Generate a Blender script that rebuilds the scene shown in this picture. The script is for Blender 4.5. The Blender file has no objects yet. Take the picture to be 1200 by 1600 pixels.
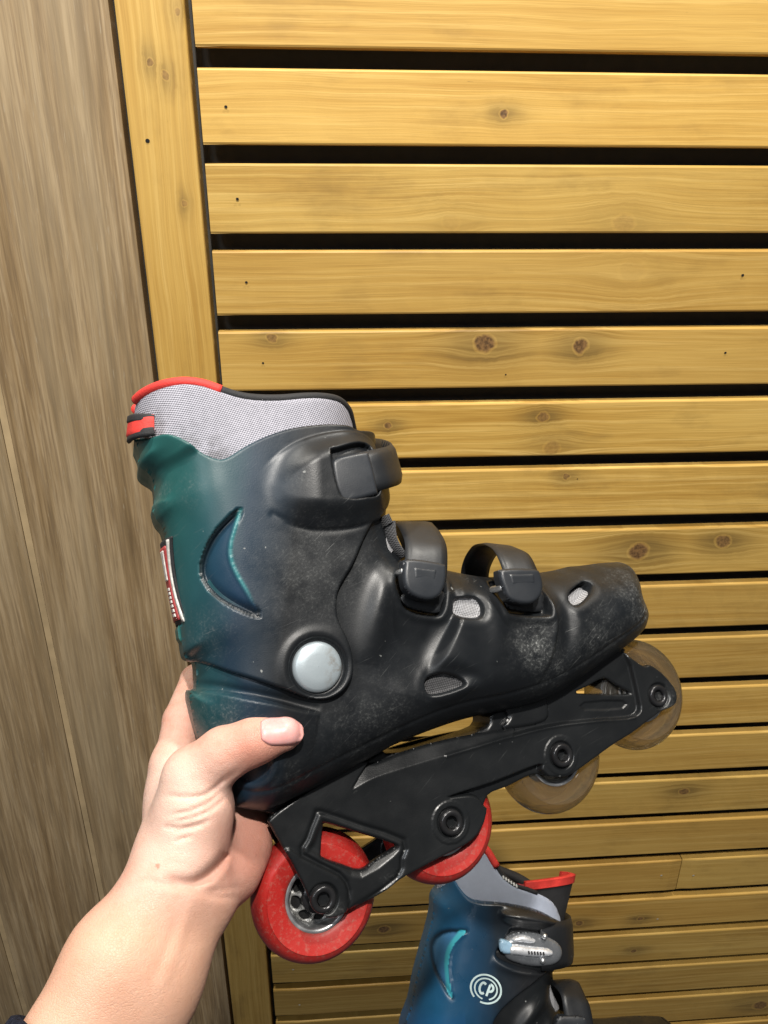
import bpy, math, random
import numpy as np
from mathutils import Matrix, Vector
random.seed(3); np.random.seed(3)
SC = bpy.context.scene
COL = SC.collection
# ------------------------------------------------------------------ camera
F = 1200.0
CAMZ = 1.5
th, ro, ya = math.radians(24.0), math.radians(0.25), math.radians(4.0)
Fw = np.array([0, math.cos(th), -math.sin(th)]); Up = np.array([0, math.sin(th), math.cos(th)]); Rt = np.array([1.0, 0, 0])
R2 = Rt*math.cos(ro)+Up*math.sin(ro); U2 = -Rt*math.sin(ro)+Up*math.cos(ro)
CAM = np.array([0, 0, CAMZ])
M3 = np.stack([R2, U2, -Fw], 1)           # columns: camera right, up, back
cd = bpy.data.cameras.new('camera'); cam = bpy.data.objects.new('camera', cd); COL.objects.link(cam)
cd.sensor_fit = 'VERTICAL'; cd.sensor_height = 36; cd.lens = 27; cd.clip_start = .01; cd.clip_end = 60
mw = Matrix.Identity(4)
for i in range(3):
    for j in range(3): mw[i][j] = M3[i, j]
    mw[i][3] = CAM[i]
cam.matrix_world = mw
SC.camera = cam
SC.render.resolution_x = 768; SC.render.resolution_y = 1024
# ------------------------------------------------------------------ world and lamps
W = bpy.data.worlds.new('World'); SC.world = W; W.use_nodes = True
W.node_tree.nodes['Background'].inputs[0].default_value = (.94, .97, 1.0, 1)
W.node_tree.nodes['Background'].inputs[1].default_value = .085
def area(name, loc, target, size, power, col=(1, .95, .87), size_y=None):
    l = bpy.data.lights.new(name, 'AREA'); l.energy = power; l.size = size; l.color = col
    if size_y: l.shape = 'RECTANGLE'; l.size_y = size_y
    o = bpy.data.objects.new(name, l); COL.objects.link(o)
    o.location = loc; o.rotation_euler = (Vector(target)-Vector(loc)).to_track_quat('-Z', 'Y').to_euler()
    return o
area('fill_lamp', (.10, -.34, CAMZ+1.15), (.05, .75, CAMZ-.3), .06, 31, (1, .95, .88))
area('fill_lamp', (-.55, .46, CAMZ+1.25), (-.5, .80, CAMZ-.2), .08, 15.5, (1, .95, .86))
area('fill_lamp', (.45, .52, CAMZ+1.25), (.4, .86, CAMZ-.2), .08, 17, (1, .95, .86))
area('fill_lamp', (-.7, -.8, CAMZ+1.0), (0, .5, CAMZ-.3), .35, 7.5, (.90, .95, 1.0))  # unseen cool fill, added to brighten the scene from the camera side
SC.view_settings.view_transform = 'Standard'; SC.view_settings.look = 'None'
SC.view_settings.exposure = 0; SC.view_settings.gamma = 1
# ------------------------------------------------------------------ helpers
def tag(o, label=None, cat=None, group=None, kind=None):
    if label: o['label'] = label
    if cat: o['category'] = cat
    if group: o['group'] = group
    if kind: o['kind'] = kind
    return o
def empty(name, m=None):
    o = bpy.data.objects.new(name, None); COL.objects.link(o); o.empty_display_size = .05
    if m is not None: o.matrix_world = m
    return o
def mesh(name, V, Fc, mat, parent=None, smooth=True, colors=None, attrs=None):
    me = bpy.data.meshes.new(name)
    V = np.asarray(V, float)
    me.from_pydata(V.tolist(), [], [tuple(int(i) for i in f) for f in Fc]); me.validate()
    if smooth: me.polygons.foreach_set('use_smooth', [True]*len(me.polygons))
    if colors is not None and len(me.vertices) == len(colors):
        a = me.color_attributes.new('paint', 'FLOAT_COLOR', 'POINT'); a.data.foreach_set('color', np.asarray(colors, np.float32).ravel())
    for k, v in (attrs or {}).items():
        a = me.attributes.new(k, 'FLOAT', 'POINT'); a.data.foreach_set('value', np.asarray(v, np.float32))
    if mat: me.materials.append(mat)
    me.update()
    o = bpy.data.objects.new(name, me); COL.objects.link(o)
    if parent: o.parent = parent
    return o
class NT:
    def __init__(s, name):
        s.m = bpy.data.materials.new(name); s.m.use_nodes = True; s.t = s.m.node_tree; s.n = s.t.nodes; s.l = s.t.links
        s.b = s.n['Principled BSDF']; s.out = s.n['Material Output']
    def add(s, typ, ins=None, **kw):
        n = s.n.new(typ)
        for k, v in kw.items(): setattr(n, k, v)
        for k, v in (ins or {}).items(): s.set(n.inputs[k], v)
        return n
    def set(s, sock, v):
        if hasattr(v, 'outputs'): v = v.outputs[0]
        if isinstance(v, bpy.types.NodeSocket): s.l.new(v, sock)
        else: sock.default_value = v
    def P(s, k, v): s.set(s.b.inputs[k], v)
    def math(s, op, a, b=0.0, c=0.0, clamp=False):
        n = s.add('ShaderNodeMath', {0: a, 1: b, 2: c}, operation=op); n.use_clamp = clamp; return n.outputs[0]
    def mix(s, fac, a, b, mode='MIX'):
        n = s.n.new('ShaderNodeMix'); n.data_type = 'RGBA'; n.blend_type = mode
        s.set(n.inputs[0], fac); s.set(n.inputs[6], a); s.set(n.inputs[7], b); return n.outputs[2]
    def ramp(s, fac, stops):
        n = s.n.new('ShaderNodeValToRGB'); e = n.color_ramp.elements
        while len(e) < len(stops): e.new(.5)
        for q, (p, c) in zip(e, stops): q.position = p; q.color = c if len(c) == 4 else (*c, 1)
        s.set(n.inputs[0], fac); return n.outputs[0]
    def mr(s, v, a, b, c=0.0, d=1.0, sm=False):
        n = s.add('ShaderNodeMapRange', {0: v, 1: a, 2: b, 3: c, 4: d})
        if sm: n.interpolation_type = 'SMOOTHSTEP'
        return n.outputs[0]
    def noise(s, vec, scale, detail=4, rough=.55, dist=0.0):
        return s.add('ShaderNodeTexNoise', {'Vector': vec, 'Scale': scale, 'Detail': detail, 'Roughness': rough, 'Distortion': dist}).outputs[0]
    def mapp(s, vec, scale=(1, 1, 1), loc=(0, 0, 0), rot=(0, 0, 0)):
        return s.add('ShaderNodeMapping', {0: vec, 'Location': loc, 'Rotation': rot, 'Scale': scale}).outputs[0]
    def obj(s): return s.n.new('ShaderNodeTexCoord').outputs['Object']
    def bump(s, h, strength=.3, dist=.001):
        s.set(s.b.inputs['Normal'], s.add('ShaderNodeBump', {'Strength': strength, 'Distance': dist, 'Height': h}).outputs[0])
def c4(r, g, b): return (r, g, b, 1)
# ------------------------------------------------------------------ materials
def plastic(name, col, rough=.4, scuff=0.0, spec=.5, paint=False, coat=0.0, metal=0.0):
    t = NT(name); o = t.obj()
    base = c4(*col)
    if paint: base = t.add('ShaderNodeAttribute', attribute_name='paint').outputs[0]
    n1 = t.noise(o, 60, 4)
    # fine scratches in two directions
    s1 = t.noise(t.mapp(t.mapp(o, rot=(0, 0, -.75)), (40, 1500, 60)), 1, 3, .6)
    s2 = t.noise(t.mapp(t.mapp(o, rot=(0, 0, -.35)), (25, 1300, 60)), 1, 3, .6)
    scr = t.math('MAXIMUM', t.mr(s1, .66, .78), t.mr(s2, .68, .80))
    wear = t.add('ShaderNodeAttribute', attribute_name='wear').outputs[2]
    patch = t.mr(t.noise(o, 22, 3), .42, .68)
    speck = t.mr(t.noise(o, 700, 3, .7), .5, .72)
    sc = t.math('MULTIPLY', t.math('MULTIPLY', scr, patch), t.math('ADD', t.math('MULTIPLY', wear, 1.6), .18+scuff))
    sw = t.math('MULTIPLY', t.math('MULTIPLY', wear, t.mr(t.noise(o, 120, 5, .75), .38, .68)), t.math('ADD', t.math('MULTIPLY', speck, .75), .12))
    k = t.math('ADD', sc, sw, clamp=True)
    dots = t.math('MULTIPLY', t.mr(t.noise(o, 260, 1, .5), .79, .82), .6)
    k = t.math('MAXIMUM', k, dots, clamp=True)
    grime = t.mr(t.noise(o, 14, 5, .6), .3, .7, .78, 1.2)
    gm = t.add('ShaderNodeCombineXYZ', {0: grime, 1: grime, 2: grime}).outputs[0]
    base2 = t.mix(1.0, base, gm, 'MULTIPLY')
    t.P('Base Color', t.mix(k, base2, c4(.33, .34, .33)))
    r = t.math('ADD', t.mr(n1, .3, .7, rough-.07, rough+.1), t.math('MULTIPLY', k, .35), clamp=True)
    t.P('Roughness', r); t.P('Specular IOR Level', spec); t.P('Coat Weight', coat); t.P('Coat Roughness', .25); t.P('Metallic', metal)
    t.bump(t.math('SUBTRACT', t.noise(o, 1500, 2), t.math('MULTIPLY', k, .8)), .12, .0004)
    return t.m
def simple(name, col, rough=.5, metal=0.0, spec=.5, nscale=80, var=.15, bump=0.0, bscale=600, coat=0.0):
    t = NT(name); o = t.obj(); n = t.noise(o, nscale, 4)
    t.P('Base Color', t.mix(t.mr(n, .35, .7), c4(*[c*(1-var) for c in col]), c4(*[min(1, c*(1+var)) for c in col])))
    t.P('Roughness', t.mr(n, .3, .7, max(rough-.06, .03), rough+.08)); t.P('Metallic', metal); t.P('Specular IOR Level', spec); t.P('Coat Weight', coat)
    if bump: t.bump(t.noise(o, bscale, 3), bump, .001)
    return t.m
def fabric(name, col, dark, sc=1.0):
    t = NT(name); o = t.obj()
    o = t.mapp(o, (1, 1, 1), rot=(0, 0, -.42))
    s = t.add('ShaderNodeSeparateXYZ', {0: o})
    def w(sock, per, ph=0): return t.math('SINE', t.math('ADD', t.math('MULTIPLY', sock, 2*math.pi/per), ph))
    p = .00185*sc
    row = t.math('MULTIPLY', w(s.outputs[0], p), w(s.outputs[1], p*.8))
    nz = t.noise(o, 400, 2)
    h = t.mr(t.math('ADD', row, t.math('MULTIPLY', t.math('SUBTRACT', nz, .5), .6)), -.9, .5)
    blot = t.mr(t.noise(o, 30, 4), .3, .7, .9, 1.05)
    bl = t.add('ShaderNodeCombineXYZ', {0: blot, 1: blot, 2: blot}).outputs[0]
    wear = t.add('ShaderNodeAttribute', attribute_name='wear').outputs[2]
    c = t.mix(h, c4(*dark), c4(*col))
    c = t.mix(t.math('MULTIPLY', wear, t.mr(t.noise(o, 150, 4), .35, .65)), c, c4(.05, .045, .04))
    t.P('Base Color', t.mix(1.0, c, bl, 'MULTIPLY'))
    t.P('Roughness', .85); t.P('Specular IOR Level', .25)
    t.bump(h, .7, .0005)
    return t.m
def knots_warp(t, x, z, knots):
    """bends the grain round each knot; returns warped z, a core mask, a ring mask, a stain mask"""
    core = None; halo = None; zz = z
    nv = t.add('ShaderNodeCombineXYZ', {0: t.math('MULTIPLY', x, 90), 1: t.math('MULTIPLY', z, 90), 2: 0.0}).outputs[0]
    j1 = t.math('MULTIPLY', t.math('SUBTRACT', t.noise(nv, 1.0, 3), .5), .0075); xo, zo = x, z; x = t.math('ADD', x, j1); z = t.math('SUBTRACT', z, j1)
    for (kx, kz, r, dk) in knots:
        dx = t.math('MULTIPLY', t.math('SUBTRACT', x, kx), 1/(r*1.15)); dz = t.math('MULTIPLY', t.math('SUBTRACT', z, kz), 1/r)
        d2 = t.math('ADD', t.math('MULTIPLY', dx, dx), t.math('MULTIPLY', dz, dz))
        lx = t.math('MULTIPLY', dx, .34)
        dl = t.math('ADD', t.math('MULTIPLY', lx, lx), t.math('MULTIPLY', t.math('MULTIPLY', dz, .6), t.math('MULTIPLY', dz, .6)))
        g = t.math('POWER', 2.718, t.math('MULTIPLY', dl, -.5))
        zz = t.math('SUBTRACT', zz, t.math('MULTIPLY', t.math('MULTIPLY', t.math('SUBTRACT', zo, kz), g), .85))
        c = t.math('MULTIPLY', t.mr(d2, 1.25, .55), dk)
        h = t.math('MULTIPLY', t.math('MULTIPLY', g, t.mr(d2, .9, 1.5)), dk)
        core = c if core is None else t.math('MAXIMUM', core, c)
        halo = h if halo is None else t.math('MAXIMUM', halo, h)
    return zz, core, halo
def wood_pine(name, knots, vertical=False):
    t = NT(name); o = t.obj()
    s = t.add('ShaderNodeSeparateXYZ', {0: o})
    x, y, z = s.outputs
    if vertical: x, z = z, x
    seed = t.add('ShaderNodeAttribute', attribute_name='seed').outputs[2]
    wig = t.math('MULTIPLY', t.math('SUBTRACT', t.noise(t.add('ShaderNodeCombineXYZ', {0: t.math('MULTIPLY', x, 3.0), 1: t.math('MULTIPLY', z, 9.0), 2: seed}).outputs[0], 1, 3), .5), .017)
    zw = t.math('ADD', z, wig)
    if knots: zw, core, halo = knots_warp(t, x, zw, knots)
    v = t.add('ShaderNodeCombineXYZ', {0: t.math('MULTIPLY', x, 2.5), 1: t.math('MULTIPLY', zw, 190.0), 2: t.math('MULTIPLY', seed, 7.3)}).outputs[0]
    grain = t.noise(v, 1.0, 4, .6)
    v2 = t.add('ShaderNodeCombineXYZ', {0: t.math('MULTIPLY', x, 14), 1: t.math('MULTIPLY', zw, 900.0), 2: t.math('MULTIPLY', seed, 3.3)}).outputs[0]
    fine = t.noise(v2, 1.0, 3, .6)
    v3 = t.add('ShaderNodeCombineXYZ', {0: t.math('MULTIPLY', x, 2.2), 1: t.math('MULTIPLY', zw, 14.0), 2: t.math('MULTIPLY', seed, 5.1)}).outputs[0]
    broad = t.noise(v3, 1.0, 4, .6)
    stain = t.noise(t.add('ShaderNodeCombineXYZ', {0: t.math('MULTIPLY', x, 9), 1: t.math('MULTIPLY', z, 22.0), 2: seed}).outputs[0], 1.0, 5, .62)
    col = t.ramp(grain, [(.3, (.42, .225, .040)), (.5, (.575, .350, .085)), (.64, (.70, .465, .145))])
    col = t.mix(t.mr(fine, .46, .62, 0, .60), col, c4(.37, .20, .035))
    col = t.mix(t.mr(broad, .35, .68, 0, .5), col, c4(.74, .505, .150))
    col = t.mix(t.math('MULTIPLY', t.mr(stain, .54, .70, 0, .75), t.mr(grain, .3, .6, 1.0, .35)), col, c4(.30, .185, .05))
    sv = t.add('ShaderNodeTexWhiteNoise', {1: t.math('MULTIPLY', seed, 1.7)}, noise_dimensions='1D').outputs[0]
    f = t.mr(sv, 0, 1, .80, 1.10); sv2 = t.add('ShaderNodeTexWhiteNoise', {1: t.math('MULTIPLY', seed, 3.1)}, noise_dimensions='1D').outputs[0]; col = t.mix(t.mr(sv2, 0, 1, 0, .35), col, c4(.56, .31, .075))
    col = t.mix(1.0, col, t.add('ShaderNodeCombineXYZ', {0: f, 1: f, 2: t.math('MULTIPLY', f, .97)}).outputs[0], 'MULTIPLY')
    if knots:
        col = t.mix(t.math('MULTIPLY', halo, t.mr(grain, .35, .6, 1.0, .5)), col, c4(.12, .078, .026))
        kc = t.mix(t.mr(t.noise(o, 260, 4), .4, .6), c4(.11, .058, .024), c4(.25, .135, .05))
        col = t.mix(core, col, kc)
    # dark nicks along the grain
    v4 = t.add('ShaderNodeCombineXYZ', {0: t.math('MULTIPLY', x, 55), 1: t.math('MULTIPLY', zw, 420.0), 2: seed}).outputs[0]
    nick = t.mr(t.noise(v4, 1.0, 2, .5), .79, .84, 0, .75)
    col = t.mix(nick, col, c4(.12, .07, .025))
    t.P('Base Color', col)
    t.P('Roughness', t.mr(fine, .3, .7, .42, .6)); t.P('Specular IOR Level', .4)
    t.bump(t.math('ADD', grain, t.math('MULTIPLY', fine, .7)), .25, .0006)
    return t.m
def wood_grey(name):
    t = NT(name); o = t.obj(); s = t.add('ShaderNodeSeparateXYZ', {0: o}); x, y, z = s.outputs
    seed = t.add('ShaderNodeAttribute', attribute_name='seed').outputs[2]
    def N(a, b, det=4, ro=.6, k=1.0):
        return t.noise(t.add('ShaderNodeCombineXYZ', {0: t.math('MULTIPLY', x, a), 1: t.math('MULTIPLY', z, b), 2: t.math('MULTIPLY', seed, k)}).outputs[0], 1.0, det, ro, .4)
    A = N(105, 3.6, 5, .64, 3.1); B = N(380, 13, 3, .65, 9.2); Cc = N(16, 1.1, 4, .55, 5.7); D = N(800, 45, 2, .5, 1.3)
    col = t.ramp(A, [(.32, (.185, .12, .055)), (.48, (.33, .225, .115)), (.62, (.47, .345, .20))])
    col = t.mix(t.mr(B, .44, .66, 0, .62), col, c4(.16, .105, .055))
    col = t.mix(t.mr(Cc, .42, .7, 0, .55), col, c4(.40, .315, .195))
    col = t.mix(t.mr(D, .66, .74, 0, .6), col, c4(.42, .35, .25))
    sv = t.add('ShaderNodeTexWhiteNoise', {1: seed}, noise_dimensions='1D').outputs[0]
    f = t.mr(sv, 0, 1, .9, 1.05)
    col = t.mix(1.0, col, t.add('ShaderNodeCombineXYZ', {0: f, 1: f, 2: f}).outputs[0], 'MULTIPLY')
    t.P('Base Color', col); t.P('Roughness', t.mr(B, .3, .7, .42, .6)); t.P('Specular IOR Level', .4)
    t.bump(t.math('ADD', A, B), .25, .0008)
    return t.m
def skin_mat():
    t = NT('skin'); o = t.obj()
    a = t.noise(o, 34, 5, .65); b = t.noise(o, 130, 4)
    col = t.mix(t.mr(a, .36, .66), c4(.61, .345, .26), c4(.71, .455, .365))
    col = t.mix(t.mr(b, .45, .72, 0, .5), col, c4(.56, .24, .16))
    pk = t.add('ShaderNodeAttribute', attribute_name='pink').outputs[2]
    col = t.mix(t.math('MULTIPLY', pk, .6), col, c4(.60, .23, .165))
    pl = t.add('ShaderNodeAttribute', attribute_name='pale').outputs[2]
    col = t.mix(t.math('MULTIPLY', pl, .65), col, c4(.74, .54, .45))
    mo = t.add('ShaderNodeAttribute', attribute_name='mole').outputs[2]
    col = t.mix(mo, col, c4(.50, .24, .17))
    col = t.mix(t.math('MULTIPLY', t.add('ShaderNodeAttribute', attribute_name='warm').outputs[2], .55), col, c4(.69, .40, .26))
    t.P('Base Color', col); t.P('Roughness', t.mr(b, .3, .7, .42, .56)); t.P('Specular IOR Level', .4)
    t.P('Subsurface Weight', .10); t.P('Subsurface Radius', (.010, .004, .002)); t.P('Subsurface Scale', .6)
    vor = t.add('ShaderNodeTexVoronoi', {'Vector': t.mapp(o, (1, 1, 1)), 'Scale': 900.0}, feature='DISTANCE_TO_EDGE').outputs[0]
    t.bump(t.math('ADD', t.math('MULTIPLY', t.mr(vor, 0, .12), .5), t.noise(o, 350, 4)), .38, .0008)
    return t.m
M_BLACK = plastic('black_plastic', (.009, .0105, .012), .38, .12, .38)
M_FRAME = plastic('frame_plastic', (.009, .010, .011), .33, .0)
M_STRAP = plastic('strap_plastic', (.013, .0145, .017), .44, .05)
M_CUFF = plastic('painted_cuff', (.02, .02, .02), .39, .30, .38, paint=True)
M_BUCK = plastic('buckle_plastic', (.020, .023, .028), .40, .05)
M_LINER = fabric('liner_mesh', (.46, .455, .515), (.13, .13, .155))
M_MESHD = fabric('inner_mesh', (.42, .42, .44), (.12, .12, .12), .8)
M_MESHK = fabric('dark_mesh', (.10, .10, .105), (.02, .02, .02), .8)
M_RED = simple('red_binding', (.70, .045, .035), .7, bump=.3, bscale=900)
M_BIND = simple('black_binding', (.018, .018, .02), .75, bump=.3, bscale=900)
M_METAL = simple('worn_metal', (.62, .63, .64), .34, metal=.9, nscale=140, var=.2)
M_BOLT = simple('black_bolt', (.03, .03, .032), .28, metal=.5)
M_DARK = simple('dark_hole', (.004, .004, .004), .9)
M_WHITE = simple('white_print', (.75, .76, .74), .5)
M_HUB = simple('wheel_hub', (.30, .30, .29), .42, metal=.4, nscale=200, var=.3)
# ------------------------------------------------------------------ geometry helpers
def cr(pts, n=6, closed=True):
    """Catmull-Rom through points; repeat a point to keep a corner"""
    P = np.asarray(pts, float); N = len(P); out = []
    R = range(N if closed else N-1)
    for i in R:
        p1, p2 = P[i], P[(i+1) % N]
        p0 = P[i-1] if (closed or i > 0) else p1; p3 = P[(i+2) % N] if (closed or i+2 < N) else p2
        if np.allclose(p1, p2): continue
        for k in range(n):
            s = k/n
            out.append(.5*((2*p1)+(-p0+p2)*s+(2*p0-5*p1+4*p2-p3)*s*s+(-p0+3*p1-3*p2+p3)*s**3))
    if not closed: out.append(P[-1])
    return np.array(out)
def inside(poly, X, Y):
    r = np.zeros(X.shape, bool); n = len(poly)
    for i in range(n):
        x1, y1 = poly[i]; x2, y2 = poly[(i+1) % n]
        if y1 == y2: continue
        c = ((y1 > Y) != (y2 > Y)) & (X < (x2-x1)*(Y-y1)/(y2-y1)+x1)
        r ^= c
    return r
def dist(poly, X, Y, closed=True, near=False):
    best = np.full(X.shape, 1e9); NX = np.zeros(X.shape); NY = np.zeros(X.shape); n = len(poly); T = np.zeros(X.shape)
    for i in range(n if closed else n-1):
        x1, y1 = poly[i]; x2, y2 = poly[(i+1) % n]; dx, dy = x2-x1, y2-y1; L = dx*dx+dy*dy
        if L < 1e-16: continue
        s = np.clip(((X-x1)*dx+(Y-y1)*dy)/L, 0, 1); qx, qy = x1+s*dx, y1+s*dy
        d = (X-qx)**2+(Y-qy)**2; m = d < best
        best = np.where(m, d, best)
        if near: NX = np.where(m, qx, NX); NY = np.where(m, qy, NY); T = np.where(m, (i+s)/max(1, n-1), T)
    if near: return np.sqrt(best), NX, NY, T
    return np.sqrt(best)
def sm(x, a, b):
    t = np.clip((x-a)/(b-a), 0, 1); return t*t*(3-2*t)
def sdist(poly, X, Y):
    d = dist(poly, X, Y); return np.where(inside(poly, X, Y), d, -d)
class Plane:
    """local frame of a skate: a along, b up, w towards the near side; from pixels of the photograph to metres"""
    def __init__(s, px, py, depth, W):
        W = np.array(W, float); W /= np.linalg.norm(W)
        s.O = s.ray(px, py)*depth; s.W = W
        V = np.array([0, 1., 0])-W[1]*W; V /= np.linalg.norm(V); s.V = V; s.U = np.cross(V, W)
        m = Matrix.Identity(4); RR = M3 @ np.stack([s.U, s.V, s.W], 1); T = CAM+M3 @ s.O
        for i in range(3):
            for j in range(3): m[i][j] = RR[i, j]
            m[i][3] = T[i]
        s.m = m
    @staticmethod
    def ray(px, py): return np.array([(px-600)/F, -(py-800)/F, -1.0])
    def L(s, pts, w=0.0):
        out = []
        for k, p in enumerate(pts):
            ww = w[k] if hasattr(w, '__len__') else w
            r = s.ray(*p[:2]); P0 = s.O+ww*s.W; P = r*((P0 @ s.W)/(r @ s.W))-s.O
            out.append((P @ s.U, P @ s.V))
        return np.array(out)
    def outline(s, segs, Wm=.048, Rr=.034, n=4):
        """segs: ('s', pts) silhouette points or (height, pts) points on the near surface"""
        pts = []; flag = []
        for f, ps in segs:
            for p in ps: pts.append(p); flag.append(f)
        P0 = s.L(pts, 0.0); N = len(pts)
        area_ = sum(P0[i-1][0]*P0[i][1]-P0[i][0]*P0[i-1][1] for i in range(N))
        sg = 1 if area_ > 0 else -1
        out = []
        for i in range(N):
            if flag[i] == 's':
                e = P0[(i+1) % N]-P0[i-1]; nn = np.array([e[1], -e[0]])*sg; nn /= max(1e-9, np.linalg.norm(nn))
                r = -s.ray(*pts[i]); r /= np.linalg.norm(r); v = np.array([r @ s.U, r @ s.V, r @ s.W])
                ph = math.atan(Wm*(nn @ v[:2])/(Rr*v[2])); ws = -Wm*math.sin(ph)
                out.append(s.L([pts[i]], ws)[0]+nn*Rr*(1-math.cos(ph)))
            else: out.append(s.L([pts[i]], flag[i])[0])
        return cr(out, n)
def relief(name, outer, near, mat, parent, holes=(), res=.0008, far='mirror', cap=None, colf=None, wear=None):
    X0, Y0 = outer.min(0)-res*2; X1, Y1 = outer.max(0)+res*2
    xs = np.arange(X0, X1, res); ys = np.arange(Y0, Y1, res); X, Y = np.meshgrid(xs, ys)
    I = inside(outer, X, Y); D, NX, NY, _ = dist(outer, X, Y, near=True)
    for h in holes:
        I &= ~inside(h, X, Y); d, nx, ny, _ = dist(h, X, Y, near=True); m = d < D
        D = np.where(m, d, D); NX = np.where(m, nx, NX); NY = np.where(m, ny, NY)
    c = I[:-1, :-1] | I[1:, :-1] | I[:-1, 1:] | I[1:, 1:]
    used = np.zeros(I.shape, bool)
    used[:-1, :-1] |= c; used[1:, :-1] |= c; used[:-1, 1:] |= c; used[1:, 1:] |= c
    sn = (used & ~I) | (used & I & (D < res*.35))
    X = np.where(sn, NX, X); Y = np.where(sn, NY, Y); D = np.where(sn, 0, D)
    idx = -np.ones(I.shape, int); idx[used] = np.arange(used.sum()); n = used.sum()
    a, b, d = X[used], Y[used], D[used]
    hn = near(a, b, d)
    if isinstance(far, str): hf = -hn
    elif callable(far): hf = far(a, b, d)
    else: hf = np.full(n, float(far))
    q = np.stack([idx[:-1, :-1][c], idx[:-1, 1:][c], idx[1:, 1:][c], idx[1:, :-1][c]], 1)
    V = np.concatenate([np.stack([a, b, hn], 1), np.stack([a, b, hf], 1)])
    faces = [q, q[:, ::-1]+n]
    E = np.concatenate([q[:, [0, 1]], q[:, [1, 2]], q[:, [2, 3]], q[:, [3, 0]]]); K = np.sort(E, 1); key = K[:, 0]*(n+1)+K[:, 1]
    u, inv, cnt = np.unique(key, return_inverse=True, return_counts=True); be = E[cnt[inv] == 1]
    if cap is not None:
        mid = (np.stack([a, b], 1)[be[:, 0]]); be = be[cap(mid[:, 0], mid[:, 1])]
    ub_, iv = np.unique(be, return_inverse=True); iv = iv.reshape(be.shape); nb_ = len(ub_); V = np.concatenate([V, V[ub_], V[ub_+n]])
    faces.append(np.stack([iv[:, 1]+2*n, iv[:, 0]+2*n, iv[:, 0]+2*n+nb_, iv[:, 1]+2*n+nb_], 1))
    Fc = np.concatenate(faces)
    # drop degenerate quads
    P = V[Fc]; l1 = np.linalg.norm(P[:, 0]-P[:, 2], axis=1)+np.linalg.norm(P[:, 1]-P[:, 3], axis=1)
    Fc = Fc[l1 > 1e-7]
    colors = None
    if colf is not None:
        cc = colf(a, b, d); colors = np.concatenate([cc, cc, cc[ub_], cc[ub_]])
    at = {}
    if wear is not None:
        ww = wear(a, b, d); at['wear'] = np.concatenate([ww, ww, ww[ub_], ww[ub_]])
    return fastmesh(name, V, Fc, mat, parent, colors, at)
def fastmesh(name, V, Fc, mat, parent, colors=None, attrs=None, smooth=True):
    me = bpy.data.meshes.new(name); nv, nf = len(V), len(Fc)
    me.vertices.add(nv); me.vertices.foreach_set('co', np.asarray(V, np.float32).ravel())
    me.loops.add(nf*4); me.loops.foreach_set('vertex_index', np.asarray(Fc, np.int32).ravel())
    me.polygons.add(nf); me.polygons.foreach_set('loop_start', np.arange(0, nf*4, 4, dtype=np.int32))
    try: me.polygons.foreach_set('loop_total', np.full(nf, 4, np.int32))
    except Exception: pass
    me.update(calc_edges=True)
    if smooth: me.polygons.foreach_set('use_smooth', np.ones(nf, bool))
    if colors is not None:
        a = me.color_attributes.new('paint', 'FLOAT_COLOR', 'POINT'); a.data.foreach_set('color', np.asarray(colors, np.float32).ravel())
    for k, v in (attrs or {}).items():
        a = me.attributes.new(k, 'FLOAT', 'POINT'); a.data.foreach_set('value', np.asarray(v, np.float32))
    me.validate(); me.materials.append(mat)
    o = bpy.data.objects.new(name, me); COL.objects.link(o)
    if parent: o.parent = parent
    return o
def tube(name, pts, r, mat, parent, sides=10, closed=False, flat=1.0):
    P = np.asarray(pts, float); n = len(P); V = []; Fc = []
    rr = r if hasattr(r, '__len__') else [r]*n
    up = np.array([0, 0, 1.0])
    for i in range(n):
        t = P[(i+1) % n if closed else min(i+1, n-1)]-P[i-1 if (closed or i) else 0]; t /= max(1e-12, np.linalg.norm(t))
        s = np.cross(t, up); s = s/np.linalg.norm(s) if np.linalg.norm(s) > 1e-4 else np.array([1., 0, 0]); u = np.cross(s, t)
        for k in range(sides):
            a = 2*math.pi*k/sides; V.append(P[i]+rr[i]*(math.cos(a)*s+math.sin(a)*u*flat))
    for i in range(n if closed else n-1):
        j = (i+1) % n
        for k in range(sides): Fc.append((i*sides+k, i*sides+(k+1) % sides, j*sides+(k+1) % sides, j*sides+k))
    if not closed: Fc.append(tuple(range(sides))[::-1]); Fc.append(tuple((n-1)*sides+k for k in range(sides)))
    return mesh(name, V, Fc, mat, parent)
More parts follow.
